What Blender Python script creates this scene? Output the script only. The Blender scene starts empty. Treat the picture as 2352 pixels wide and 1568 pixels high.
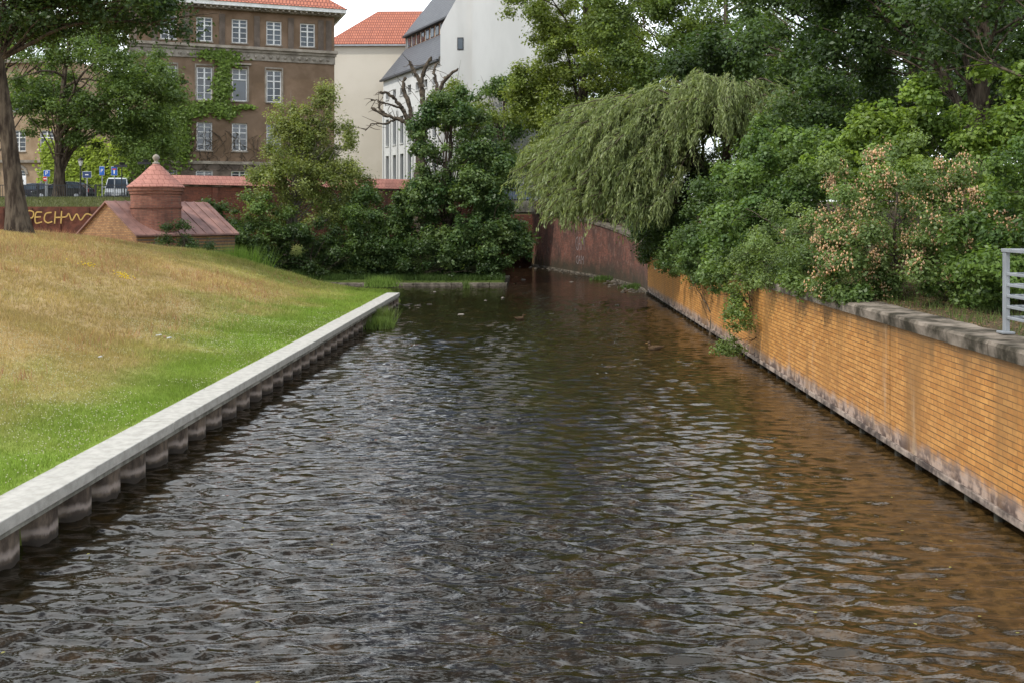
import bpy, bmesh, math, random
import numpy as np
from mathutils import Vector, Matrix
random.seed(3)
rng = np.random.default_rng(11)
S = bpy.context.scene
R = math.radians

# ------------------------------------------------------------------ helpers
def unit(n):
    v = rng.normal(size=(n, 3)); return v / np.linalg.norm(v, axis=1)[:, None]
def nz(v):
    return v / (np.linalg.norm(v, axis=-1)[..., None] + 1e-9)
def ss(a, b, x):
    t = np.clip((np.asarray(x, float) - a) / (b - a), 0, 1); return t * t * (3 - 2 * t)
def vnoise(x, y, s, seed=0):
    x = np.asarray(x, float) / s; y = np.asarray(y, float) / s
    xi = np.floor(x).astype(np.int64); yi = np.floor(y).astype(np.int64)
    xf = x - xi; yf = y - yi
    u = xf * xf * (3 - 2 * xf); v = yf * yf * (3 - 2 * yf)
    def h(a, b):
        n = (a * 374761 + b * 668265 + seed * 98245 + 1013) & 0xffffff
        n = ((n ^ (n >> 11)) * 127412) & 0xffffffff
        n = ((n ^ (n >> 13)) * 48271) & 0xffffffff
        return ((n ^ (n >> 9)) % 10007) / 10007.0
    return (h(xi, yi) * (1 - u) + h(xi + 1, yi) * u) * (1 - v) + (h(xi, yi + 1) * (1 - u) + h(xi + 1, yi + 1) * u) * v
def fbm(x, y, s, seed=0):
    return .5 * vnoise(x, y, s, seed) + .3 * vnoise(x, y, s * .45, seed + 1) + .2 * vnoise(x, y, s * .2, seed + 2)

def empty(name, loc=(0, 0, 0)):
    e = bpy.data.objects.new(name, None); S.collection.objects.link(e); e.location = loc
    e.empty_display_size = .3
    return e
def par(o, p):
    if p is not None:
        o.parent = p
        o.matrix_parent_inverse = Matrix.Translation(p.location).inverted()
    return o
def mesh_np(name, V, F, mats, smooth=False, col=None, parent=None):
    me = bpy.data.meshes.new(name)
    V = np.asarray(V, np.float32); F = np.asarray(F, np.int32)
    n, k = F.shape
    me.vertices.add(len(V)); me.vertices.foreach_set('co', V.ravel())
    me.loops.add(n * k); me.loops.foreach_set('vertex_index', F.ravel())
    me.polygons.add(n); me.polygons.foreach_set('loop_start', np.arange(0, n * k, k, dtype=np.int32))
    if smooth: me.polygons.foreach_set('use_smooth', np.ones(n, bool))
    if col is not None:
        a = me.attributes.new('col', 'FLOAT_COLOR', 'POINT')
        c = np.ones((len(V), 4), np.float32); c[:, :3] = col
        a.data.foreach_set('color', c.ravel())
    me.update(calc_edges=True)
    for m in (mats if isinstance(mats, list) else [mats]): me.materials.append(m)
    o = bpy.data.objects.new(name, me); S.collection.objects.link(o)
    return par(o, parent)

class MB:
    def __init__(s): s.v = []; s.f = []; s.m = []; s.M = Matrix.Identity(4)
    def add(s, vs, fs, mi=0):
        b = len(s.v)
        s.v += [tuple(s.M @ Vector(p)) for p in vs]
        s.f += [tuple(b + i for i in f) for f in fs]; s.m += [mi] * len(fs)
    def box(s, x0, x1, y0, y1, z0, z1, mi=0):
        vs = [(x0, y0, z0), (x1, y0, z0), (x1, y1, z0), (x0, y1, z0), (x0, y0, z1), (x1, y0, z1), (x1, y1, z1), (x0, y1, z1)]
        s.add(vs, [(0, 3, 2, 1), (4, 5, 6, 7), (0, 1, 5, 4), (1, 2, 6, 5), (2, 3, 7, 6), (3, 0, 4, 7)], mi)
    def quad(s, a, b, c, d, mi=0): s.add([a, b, c, d], [(0, 1, 2, 3)], mi)
    def poly(s, pts, mi=0): s.add(pts, [tuple(range(len(pts)))], mi)
    def prism(s, A, B, mi=0):
        n = len(A); fs = [tuple(range(n))[::-1], tuple(range(n, 2 * n))]
        fs += [(i, (i + 1) % n, n + (i + 1) % n, n + i) for i in range(n)]
        s.add(list(A) + list(B), fs, mi)
    def cyl(s, p0, p1, r0, r1, n=12, mi=0):
        p0 = Vector(p0); p1 = Vector(p1); d = (p1 - p0).normalized()
        a = d.cross(Vector((0, 0, 1)) if abs(d.z) < .9 else Vector((1, 0, 0))).normalized(); b = d.cross(a)
        A = [p0 + (a * math.cos(2 * math.pi * i / n) + b * math.sin(2 * math.pi * i / n)) * r0 for i in range(n)]
        B = [p1 + (a * math.cos(2 * math.pi * i / n) + b * math.sin(2 * math.pi * i / n)) * r1 for i in range(n)]
        s.prism(A, B, mi)
    def lathe(s, c, prof, n=24, mi=0):
        vs = []
        for r, z in prof:
            for i in range(n):
                a = 2 * math.pi * i / n; vs.append((c[0] + r * math.cos(a), c[1] + r * math.sin(a), c[2] + z))
        fs = []
        for k in range(len(prof) - 1):
            for i in range(n):
                j = (i + 1) % n; fs.append((k * n + i, k * n + j, (k + 1) * n + j, (k + 1) * n + i))
        s.add(vs, fs, mi)
    def obj(s, name, mats, parent=None, smooth=False, bevel=0):
        me = bpy.data.meshes.new(name); me.from_pydata(s.v, [], s.f); me.update()
        for m in mats: me.materials.append(m)
        me.polygons.foreach_set('material_index', s.m)
        if smooth: me.polygons.foreach_set('use_smooth', [True] * len(s.f))
        o = bpy.data.objects.new(name, me); S.collection.objects.link(o)
        if bevel:
            b = o.modifiers.new('bevel', 'BEVEL'); b.width = bevel; b.segments = 2; b.limit_method = 'ANGLE'
        return par(o, parent)

def tubes(paths, sides=6):
    Vs = []; Fs = []; base = 0
    ang = np.linspace(0, 2 * np.pi, sides, endpoint=False)
    for P, rad in paths:
        P = np.asarray(P, float); rad = np.asarray(rad, float)
        T = nz(np.gradient(P, axis=0))
        ref = np.array([1., .13, .07]) if abs(T[:, 2]).mean() > .6 else np.array([.05, .1, 1.])
        A = nz(np.cross(T, ref)); B = np.cross(T, A)
        ring = P[:, None, :] + rad[:, None, None] * (np.cos(ang)[None, :, None] * A[:, None, :] + np.sin(ang)[None, :, None] * B[:, None, :])
        n = len(P); Vs.append(ring.reshape(-1, 3))
        i = np.arange(n - 1)[:, None] * sides; j = np.arange(sides)[None, :]; jn = (j + 1) % sides
        Fs.append((np.stack([i + j, i + jn, i + sides + jn, i + sides + j], -1).reshape(-1, 4)) + base)
        base += n * sides
    return np.concatenate(Vs), np.concatenate(Fs)
def curve(pts, n=10, wob=0.):
    P = np.asarray(pts, float)
    t = np.linspace(0, len(P) - 1, n * (len(P) - 1) + 1)
    Q = np.concatenate([[2 * P[0] - P[1]], P, [2 * P[-1] - P[-2]]])
    out = []
    for a in t:
        i = min(int(a), len(P) - 2); f = a - i
        p0, p1, p2, p3 = Q[i], Q[i + 1], Q[i + 2], Q[i + 3]
        out.append(.5 * ((2 * p1) + (-p0 + p2) * f + (2 * p0 - 5 * p1 + 4 * p2 - p3) * f * f + (-p0 + 3 * p1 - 3 * p2 + p3) * f ** 3))
    out = np.array(out)
    if wob: out[1:-1] += rng.normal(size=out[1:-1].shape) * wob
    return out

# ------------------------------------------------------------------ materials
def newmat(name):
    m = bpy.data.materials.new(name); m.use_nodes = True
    nt = m.node_tree; return m, nt, nt.nodes['Principled BSDF']
def mixc(nt, fac, a, b, blend='MIX'):
    n = nt.nodes.new('ShaderNodeMix'); n.data_type = 'RGBA'; n.blend_type = blend
    for idx, val in ((0, fac), (6, a), (7, b)):
        if isinstance(val, bpy.types.NodeSocket): nt.links.new(val, n.inputs[idx])
        elif idx == 0: n.inputs[0].default_value = val
        else: n.inputs[idx].default_value = (*val, 1)
    return n.outputs[2]
def mathn(nt, op, a, b=0., clamp=False):
    n = nt.nodes.new('ShaderNodeMath'); n.operation = op; n.use_clamp = clamp
    for i, val in enumerate((a, b)):
        if isinstance(val, bpy.types.NodeSocket): nt.links.new(val, n.inputs[i])
        else: n.inputs[i].default_value = val
    return n.outputs[0]
def ramp(nt, fac, p0, p1):
    n = nt.nodes.new('ShaderNodeMapRange'); n.inputs[1].default_value = p0; n.inputs[2].default_value = p1
    n.interpolation_type = 'SMOOTHSTEP'
    nt.links.new(fac, n.inputs[0]); return n.outputs[0]
def rampd(nt, fac, p0, p1):   # falls from 1 at p0 to 0 at p1
    return mathn(nt, 'SUBTRACT', 1., ramp(nt, fac, p0, p1))
def objco(nt, scale=(1, 1, 1)):
    tc = nt.nodes.new('ShaderNodeTexCoord'); mp = nt.nodes.new('ShaderNodeMapping'); mp.inputs['Scale'].default_value = scale
    nt.links.new(tc.outputs['Object'], mp.inputs[0]); return mp.outputs[0]
def noisen(nt, vec, scale, detail=5, rough=.6):
    n = nt.nodes.new('ShaderNodeTexNoise'); n.inputs['Scale'].default_value = scale; n.inputs['Detail'].default_value = detail
    n.inputs['Roughness'].default_value = rough
    nt.links.new(vec, n.inputs['Vector']); return n.outputs[0]
def bumpn(nt, h, strength, dist):
    b = nt.nodes.new('ShaderNodeBump'); b.inputs['Strength'].default_value = strength; b.inputs['Distance'].default_value = dist
    nt.links.new(h, b.inputs['Height']); return b.outputs[0]
def nmat(name, c1, c2, scale=1, rough=.8, bump=.3, dist=.02, bscale=None, spec=.3, stretch=(1, 1, 1), metal=0, lo=.35, hi=.65):
    m, nt, bs = newmat(name)
    v = objco(nt, stretch); n = noisen(nt, v, scale)
    c = mixc(nt, ramp(nt, n, lo, hi), c1, c2); nt.links.new(c, bs.inputs['Base Color'])
    bs.inputs['Roughness'].default_value = rough; bs.inputs['Specular IOR Level'].default_value = spec; bs.inputs['Metallic'].default_value = metal
    if bump:
        h = noisen(nt, v, bscale or scale * 4); nt.links.new(bumpn(nt, h, bump, dist), bs.inputs['Normal'])
    return m
def brickmat(name, c1, c2, mortar, d=(1, 0), bw=.25, rh=.08, ms=.008, rough=.8, dirt=(.05, .04, .03), dirtamt=.5, lime=False, spec=.3, bump=.4, hline=None, streak=None):
    m, nt, bs = newmat(name)
    tc = nt.nodes.new('ShaderNodeTexCoord'); sp = nt.nodes.new('ShaderNodeSeparateXYZ'); nt.links.new(tc.outputs['Object'], sp.inputs[0])
    a = mathn(nt, 'ADD', mathn(nt, 'MULTIPLY', sp.outputs[0], d[0]), mathn(nt, 'MULTIPLY', sp.outputs[1], d[1]))
    cb = nt.nodes.new('ShaderNodeCombineXYZ'); nt.links.new(a, cb.inputs[0]); nt.links.new(sp.outputs[2], cb.inputs[1])
    br = nt.nodes.new('ShaderNodeTexBrick'); nt.links.new(cb.outputs[0], br.inputs['Vector'])
    br.inputs['Scale'].default_value = 1; br.inputs['Brick Width'].default_value = bw; br.inputs['Row Height'].default_value = rh
    br.inputs['Mortar Size'].default_value = ms; br.inputs['Mortar Smooth'].default_value = .2; br.inputs['Bias'].default_value = -.1
    br.inputs['Color1'].default_value = (*c1, 1); br.inputs['Color2'].default_value = (*c2, 1); br.inputs['Mortar'].default_value = (*mortar, 1)
    c = br.outputs['Color']
    if hline:   # deep bed joints, stronger than the head joints
        fr = mathn(nt, 'FRACT', mathn(nt, 'DIVIDE', sp.outputs[2], rh))
        dd = mathn(nt, 'ABSOLUTE', mathn(nt, 'SUBTRACT', fr, .5))
        wv = mathn(nt, 'ADD', .375, mathn(nt, 'MULTIPLY', noisen(nt, objco(nt, (1, .7, 12)), .8, 4), .09))
        hl = mathn(nt, 'GREATER_THAN', dd, wv)
        c = mixc(nt, hl, c, hline)
    n1 = noisen(nt, objco(nt, (1, 1, .35)), .9, 6)
    c = mixc(nt, mathn(nt, 'MULTIPLY', ramp(nt, n1, .46, .72), dirtamt), c, dirt)
    n2 = noisen(nt, objco(nt), 9, 3)
    c = mixc(nt, .4, c, n2, 'OVERLAY')
    if streak:
        n7 = noisen(nt, objco(nt, (.7, .7, .8)), .9, 7, .7); c = mixc(nt, mathn(nt, 'MULTIPLY', ramp(nt, n7, .42, .60), .8), c, streak)
        n8 = noisen(nt, objco(nt, (1, 1, 1)), 2.6, 7, .7); c = mixc(nt, mathn(nt, 'MULTIPLY', ramp(nt, n8, .52, .66), .5), c, (.24, .17, .135))
        n9 = noisen(nt, objco(nt), 1.2, 5); mo = rampd(nt, mathn(nt, 'ADD', sp.outputs[2], mathn(nt, 'MULTIPLY', n9, -1.2)), -.5, .9)
        c = mixc(nt, mathn(nt, 'MULTIPLY', mo, .8), c, (.03, .032, .018))
    if lime:
        nn = noisen(nt, objco(nt, (1, 1, .15)), 3.5, 5)
        zz = mathn(nt, 'ADD', sp.outputs[2], mathn(nt, 'MULTIPLY', nn, -.4))
        f = rampd(nt, zz, .12, .34); c = mixc(nt, mathn(nt, 'MULTIPLY', f, .85), c, (.40, .31, .26))
        n3 = noisen(nt, objco(nt), 4, 4); f2 = rampd(nt, zz, .02, .40)
        c = mixc(nt, mathn(nt, 'MULTIPLY', f2, ramp(nt, n3, .40, .58)), c, (.09, .06, .05))
        f3 = ramp(nt, mathn(nt, 'ADD', sp.outputs[2], mathn(nt, 'MULTIPLY', noisen(nt, objco(nt, (1, 1.6, .12)), 2.2, 5), 1.3)), 2.35, 2.9)
        c = mixc(nt, mathn(nt, 'MULTIPLY', f3, .7), c, (.11, .07, .035))
        n5 = noisen(nt, objco(nt, (1, .6, .10)), 1.3, 5); c = mixc(nt, mathn(nt, 'MULTIPLY', ramp(nt, n5, .50, .66), .6), c, (.22, .115, .04))
        n6 = noisen(nt, objco(nt, (1, .8, .14)), 1.9, 5); c = mixc(nt, mathn(nt, 'MULTIPLY', ramp(nt, n6, .60, .72), .3), c, (.60, .46, .30))
    nt.links.new(c, bs.inputs['Base Color']); bs.inputs['Roughness'].default_value = rough; bs.inputs['Specular IOR Level'].default_value = spec
    inv = mathn(nt, 'SUBTRACT', 1., br.outputs['Fac'])
    nt.links.new(bumpn(nt, inv, bump, .01), bs.inputs['Normal'])
    return m
def leafmat(name, trans=.35, rough=.5, spec=.25):
    m, nt, bs = newmat(name)
    at = nt.nodes.new('ShaderNodeAttribute'); at.attribute_name = 'col'
    nt.links.new(at.outputs['Color'], bs.inputs['Base Color']); bs.inputs['Roughness'].default_value = rough; bs.inputs['Specular IOR Level'].default_value = spec
    tr = nt.nodes.new('ShaderNodeBsdfTranslucent')
    g = mixc(nt, 1., at.outputs['Color'], (1.5, 1.5, .7), 'MULTIPLY'); nt.links.new(g, tr.inputs[0])
    mx = nt.nodes.new('ShaderNodeMixShader'); mx.inputs[0].default_value = trans
    nt.links.new(bs.outputs[0], mx.inputs[1]); nt.links.new(tr.outputs[0], mx.inputs[2])
    nt.links.new(mx.outputs[0], nt.nodes['Material Output'].inputs[0])
    return m
def plain(name, c, rough=.6, metal=0, spec=.4):
    return nmat(name, tuple(x * .88 for x in c), tuple(min(1, x * 1.08) for x in c), 2.5, rough, 0, spec=spec, metal=metal)

LEAF = leafmat('leaf', .4, .42, .3); GRASSM = leafmat('grass_blade', .3, .6, .15)
BARK = nmat('bark', (.035, .026, .02), (.12, .095, .07), 5, .95, 1., .05, 12, .1, (1, 1, .22))
BARKP = nmat('bark_pale', (.10, .085, .07), (.22, .2, .17), 5, .95, .7, .03, 14, .1, (1, 1, .25))
BARKD = nmat('bark_bare', (.04, .033, .026), (.12, .095, .07), 5, .95, .7, .03, 14, .1)
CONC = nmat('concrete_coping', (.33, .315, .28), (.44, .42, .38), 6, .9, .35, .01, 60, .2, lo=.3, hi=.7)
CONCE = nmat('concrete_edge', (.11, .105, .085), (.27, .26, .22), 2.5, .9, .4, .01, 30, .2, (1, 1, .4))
OLDC = nmat('weathered_concrete', (.045, .04, .03), (.20, .17, .135), 2.2, .95, 1., .05, 9, .15, lo=.3, hi=.7)
COPM = nmat('mossy_coping', (.035, .03, .02), (.24, .20, .16), 1.7, .95, .6, .02, 22, .15, lo=.36, hi=.66)
TILE = brickmat('yellow_glazed_brick', (.58, .285, .08), (.42, .18, .044), (.29, .135, .04), (0, 1), .26, .0835, .007, .5, (.34, .16, .045), .6, True, .35, .3, (.095, .052, .026))
REDB = brickmat('red_brick', (.21, .072, .046), (.125, .048, .034), (.09, .06, .048), (.75, .66), .25, .08, .008, .9, (.045, .03, .025), .7)
YELB = brickmat('ochre_brick', (.36, .20, .085), (.24, .115, .05), (.12, .09, .07), (.8, -.6), .26, .085, .012, .9, (.10, .06, .04), .5)
RTILE = brickmat('red_roof_tile', (.43, .155, .095), (.35, .12, .07), (.16, .05, .035), (1, .2), .3, .45, .05, .8, (.20, .08, .06), .4)
CAPT = brickmat('pink_cap_tile', (.40, .18, .14), (.34, .145, .115), (.18, .07, .05), (.77, .64), .3, .25, .012, .75, (.20, .10, .08), .5)
COPR = nmat('red_sheet_roof', (.15, .08, .07), (.26, .14, .115), 1.2, .6, .2, .01, 8)
RUST = nmat('rusted_steel', (.055, .02, .013), (.12, .04, .025), 2, .85, .3, .01, 15)
PLAST = nmat('brown_plaster', (.155, .105, .068), (.22, .152, .104), .6, .95, .4, .02, 12, .1)
PLASTD = nmat('brown_plaster_base', (.10, .08, .065), (.17, .135, .11), .8, .95, .5, .03, 8, .1)
STONE = nmat('grey_stone_trim', (.19, .165, .135), (.32, .285, .24), 1.4, .9, .5, .03, 7, .1)
CREAM = nmat('cream_render', (.54, .49, .41), (.59, .54, .46), .25, .95, .1, .01, 8, .1)
WHITE = nmat('white_render', (.49, .49, .475), (.56, .56, .545), .3, .9, .1, .01, 8, .1, (1, 1, .3))
WFR = plain('white_window_paint', (.72, .72, .70), .5)
SLATE = brickmat('grey_slate', (.10, .105, .115), (.075, .08, .09), (.04, .04, .045), (.46, -.885), .3, .35, .04, .6, (.13, .13, .13), .3)
WOOD = nmat('brown_wood', (.16, .08, .04), (.24, .13, .07), 2, .7, .2)
GALV = plain('grey_railing_paint', (.25, .265, .28), .45, 0, .5)
BLACKM = plain('black_iron', (.02, .02, .022), .5)
ASPH = nmat('asphalt', (.045, .045, .045), (.065, .065, .062), 3, .9, .3, .005, 60)
PAVE = nmat('paving', (.20, .19, .17), (.27, .255, .23), 2, .9, .3, .01, 20)
BLUE = plain('sign_blue', (.01, .09, .38), .4); WH = plain('sign_white', (.7, .7, .7), .4); RED = plain('sign_red', (.5, .02, .02), .4)
GREY = plain('galvanised_post', (.35, .36, .37), .4, .6)
RUB = plain('rubber', (.015, .015, .015), .8)
def glassmat(name, c=(.03, .04, .05)):
    m, nt, bs = newmat(name)
    n = noisen(nt, objco(nt), .35, 2); cc = mixc(nt, ramp(nt, n, .4, .6), tuple(x * .6 for x in c), tuple(x * 1.6 for x in c))
    nt.links.new(cc, bs.inputs['Base Color']); bs.inputs['Roughness'].default_value = .05; bs.inputs['Specular IOR Level'].default_value = .6
    return m
GLASS = glassmat('window_glass')

# ------------------------------------------------------------------ world, sun, camera
SUN_EL, SUN_AZ = R(52), R(-125)     # azimuth from +Y clockwise: the sun stands behind-left
tosun = Vector((math.sin(SUN_AZ) * math.cos(SUN_EL), math.cos(SUN_AZ) * math.cos(SUN_EL), math.sin(SUN_EL)))
w = bpy.data.worlds.new('World'); S.world = w; w.use_nodes = True; nt = w.node_tree; nt.nodes.clear()
sky = nt.nodes.new('ShaderNodeTexSky'); sky.sky_type = 'NISHITA'; sky.sun_disc = False
sky.sun_elevation = SUN_EL; sky.sun_rotation = SUN_AZ; sky.air_density = 1.1; sky.dust_density = 1.0
bg1 = nt.nodes.new('ShaderNodeBackground'); bg1.inputs[1].default_value = .11; nt.links.new(sky.outputs[0], bg1.inputs[0])
bg2 = nt.nodes.new('ShaderNodeBackground'); bg2.inputs[0].default_value = (.90, .95, 1, 1); bg2.inputs[1].default_value = 2.8
tc = nt.nodes.new('ShaderNodeTexCoord'); mp = nt.nodes.new('ShaderNodeMapping'); mp.inputs['Scale'].default_value = (1, 1, 1.5); mp.inputs['Location'].default_value = (.3, .1, .4)
nt.links.new(tc.outputs['Generated'], mp.inputs[0])
cn = noisen(nt, mp.outputs[0], 4.6, 6, .5)
spw = nt.nodes.new('ShaderNodeSeparateXYZ'); nt.links.new(tc.outputs['Generated'], spw.inputs[0])
cf = mathn(nt, 'MAXIMUM', ramp(nt, cn, .46, .56), mathn(nt, 'MULTIPLY', rampd(nt, spw.outputs[2], .22, .32), .5))
mx = nt.nodes.new('ShaderNodeMixShader'); nt.links.new(cf, mx.inputs[0])
nt.links.new(bg1.outputs[0], mx.inputs[1]); nt.links.new(bg2.outputs[0], mx.inputs[2])
wo = nt.nodes.new('ShaderNodeOutputWorld'); nt.links.new(mx.outputs[0], wo.inputs[0])
L = bpy.data.lights.new('sun', 'SUN'); L.energy = 3.1; L.angle = R(.8); L.color = (1, .95, .86)
lo = bpy.data.objects.new('sun', L); S.collection.objects.link(lo); lo.rotation_euler = (-tosun).to_track_quat('-Z', 'Y').to_euler()
lo.location = (-30, -20, 50)
cd = bpy.data.cameras.new('camera'); cam = bpy.data.objects.new('camera', cd); S.collection.objects.link(cam)
cd.lens = 35; cd.sensor_width = 36; cd.clip_end = 5000; cam.location = (0, 0, 4)
cam.rotation_euler = (R(90), 0, R(1.1)); cd.shift_y = -.1207; S.camera = cam
S.view_settings.view_transform = 'Standard'; S.view_settings.look = 'None'; S.view_settings.exposure = 0

# ------------------------------------------------------------------ terrain
def yL(x): return np.interp(x, [-25.01, -25, -22.9, -3.7, 0, 400], [62.3, 64, 64, 80, 84, 84])
def chR(y): return np.interp(y, [-100, 52, 57, 64, 69, 76, 84, 98], [6.35, 6.35, 6.4, 5.8, 4.35, 2.65, .35, .35])
def chL(y): return np.interp(y, [58, 70, 84, 98], [-1.5, -2.4, -3.3, -3.3])
def H(x, y):
    x, y = np.broadcast_arrays(np.asarray(x, float), np.asarray(y, float))
    hx = np.interp(-x, [6.2, 8, 9.6, 12, 14.5, 18, 21, 30, 60], [.63, .74, .98, 1.65, 2.35, 3.0, 3.34, 3.45, 3.6])
    hx = hx + .14 * (vnoise(x, y, 3.5, 5) - .5) * ss(6.8, 10, -x)
    hl = hx - ss(41, 52, y) * ss(14, 20, -x) * 1.15
    t = ss(-18.5, -12.5, x); s = ss(45, 50.5, y)
    z = hl * (1 - s * t) - .75 * s * t
    far = .3 + 1.5 * ss(58.4, 67, y) + .2 * (vnoise(x, y, 2., 8) - .5)
    z = np.where((y > 58.1), far * t + np.minimum(hl, 2.7) * (1 - t), z)
    st = np.where(x < -25, 4.62 + .68 * ss(62, 68, y), 5.3)
    z = np.where(y > yL(x) + .25, st, z)
    rt = 2.36 + 1.2 * ss(7.2, 16, x) + .1 * (vnoise(x, y, 2.5, 4) - .5); rt = rt + (5.3 - rt) * ss(58, 82, y)
    z = np.where(x > chR(y), rt, z)
    ch = (x < chR(y)) & (((y < 44.2) & (x > -6.14)) | ((y >= 44.2) & (y < 58.1) & (x > -6.14)) | ((y >= 58.1) & (y < 98) & (x > chL(y))))
    return np.where(ch, -1.2, z)
xs = np.unique(np.concatenate([np.linspace(-2500, -80, 12), np.arange(-80, -40, 2), np.arange(-40, 20, .4), [-6.25, -6.1, 6.32, 6.38], np.arange(20, 60, 2.), np.linspace(60, 2500, 12)]))
ys = np.unique(np.concatenate([np.linspace(-2500, -20, 10), np.arange(-20, 0, 2), np.arange(0, 100, .4), [58.05, 58.15, 44.15, 44.25], np.arange(100, 150, 3.), np.linspace(150, 3000, 14)]))
X, Y = np.meshgrid(xs, ys); Z = H(X, Y)
nx, ny = len(xs), len(ys)
idx = np.arange(nx * ny).reshape(ny, nx)
F = np.stack([idx[:-1, :-1], idx[:-1, 1:], idx[1:, 1:], idx[1:, :-1]], -1).reshape(-1, 4)
DRY = np.array([.375, .275, .14]); GRN = np.array([.175, .24, .046]); DGR = np.array([.07, .10, .025]); SOIL = np.array([.085, .065, .04])
def lawncol(x, y):
    d = -x - 6.4
    n = fbm(x, y, 4.5, 21); n2 = fbm(x, y, 1.1, 31)
    g = 1 - ss(1.0, 5.4, d + (n - .5) * 5.5 + (n2 - .5) * 3.5)
    g = np.maximum(g, ss(37, 45, y + (n - .5) * 8) * .6 * (1 - ss(14, 18, -x)))
    g = np.clip(g + (n2 - .5) * .4, 0, 1)
    c = DRY * (1 - g[..., None]) + GRN * g[..., None]
    return c * (.72 + .5 * fbm(x, y, 2.2, 37)[..., None])
C = lawncol(X, Y)
back = (ss(48, 51, Y) * ss(-19, -14, X))[..., None]
C = C * (1 - back) + DGR * .8 * back
rb = (X > chR(Y))[..., None]; C = np.where(rb, SOIL * (.7 + .8 * fbm(X, Y, 1.5, 3)[..., None]), C)
deep = (Z < -.3)[..., None]; C = np.where(deep, [.06, .04, .02], C)
stm = (Y > yL(X) + .25)[..., None]; C = np.where(stm, np.array([.10, .10, .05]) * (.6 + .8 * fbm(X, Y, 2., 55)[..., None]), C)
m, ntm, bs = newmat('ground'); at = ntm.nodes.new('ShaderNodeAttribute'); at.attribute_name = 'col'
nn = noisen(ntm, objco(ntm), 14, 6, .7)
nt_c = mixc(ntm, .55, at.outputs['Color'], nn, 'OVERLAY'); ntm.links.new(nt_c, bs.inputs['Base Color']); bs.inputs['Roughness'].default_value = 1; bs.inputs['Specular IOR Level'].default_value = .05
ntm.links.new(bumpn(ntm, noisen(ntm, objco(ntm), 25, 5, .7), .8, .04), bs.inputs['Normal'])
mesh_np('ground', np.stack([X, Y, Z], -1).reshape(-1, 3), F, m, True, C.reshape(-1, 3))

# ------------------------------------------------------------------ water
wx = np.arange(-16.5, 7.6, .06)
yy = [5.]
while yy[-1] < 99: yy.append(yy[-1] + max(.028, .0032 * yy[-1]))
wy = np.array(yy); WX, WY = np.meshgrid(wx, wy); WZ = np.zeros_like(WX)
amp = .25 + 1.5 * fbm(WX, WY, 4.0, 51)
wr = [vnoise(WX, WY, 1.5, 60 + k) for k in range(5)]
for k in range(76):
    lam = .15 * (4.2 ** (rng.random() ** 1.1)); th = R(90) + rng.normal() * R(17) + (R(-20) if k % 3 == 0 else R(9))
    kk = 2 * np.pi / lam; a = .029 / kk * (1.15 if lam < .40 else .85)
    fade = np.clip(1.8 - WY * .0032 * 3.0 / lam, 0, 1)
    ph = kk * (WX * np.cos(th) + WY * np.sin(th)) + rng.random() * 6.28 + 3.0 * wr[k % 5]
    WZ += a * fade * (np.sin(ph) - .22 * np.cos(2 * ph))
WZ *= amp
i3 = np.arange(WX.size).reshape(WX.shape); F3 = np.stack([i3[:-1, :-1], i3[:-1, 1:], i3[1:, 1:], i3[1:, :-1]], -1).reshape(-1, 4)
m, ntm, bs = newmat('water'); ntm.nodes.remove(bs)
# turbid peaty water: dark body colour, amber rightwards for sandy shallows plus painted-in wall reflection
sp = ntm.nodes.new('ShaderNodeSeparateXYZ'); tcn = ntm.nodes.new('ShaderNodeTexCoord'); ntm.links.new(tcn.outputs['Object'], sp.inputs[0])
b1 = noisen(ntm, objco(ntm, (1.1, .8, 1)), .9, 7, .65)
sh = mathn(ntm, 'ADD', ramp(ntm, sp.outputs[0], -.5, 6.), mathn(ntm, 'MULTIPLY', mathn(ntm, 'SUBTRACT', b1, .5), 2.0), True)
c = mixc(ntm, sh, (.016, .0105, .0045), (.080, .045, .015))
b2 = noisen(ntm, objco(ntm, (1, 1, 1)), 4.5, 6, .7)
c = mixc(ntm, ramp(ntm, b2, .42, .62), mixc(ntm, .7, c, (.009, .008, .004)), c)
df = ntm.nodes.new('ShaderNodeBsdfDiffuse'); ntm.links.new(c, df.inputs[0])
gl = ntm.nodes.new('ShaderNodeBsdfGlossy'); gl.inputs['Roughness'].default_value = .0
fr = ntm.nodes.new('ShaderNodeFresnel'); fr.inputs[0].default_value = 1.45
n1 = noisen(ntm, objco(ntm, (2.4, 6.0, 1)), 1.9, 3, .5)
bn = bumpn(ntm, n1, .25, .03); ntm.links.new(bn, gl.inputs['Normal']); ntm.links.new(bn, fr.inputs['Normal'])
ms = ntm.nodes.new('ShaderNodeMixShader'); ntm.links.new(fr.outputs[0], ms.inputs[0]); ntm.links.new(df.outputs[0], ms.inputs[1]); ntm.links.new(gl.outputs[0], ms.inputs[2])
ntm.links.new(ms.outputs[0], ntm.nodes['Material Output'].inputs[0])
mesh_np('water', np.stack([WX, WY, WZ], -1).reshape(-1, 3), F3, m, True)

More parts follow.
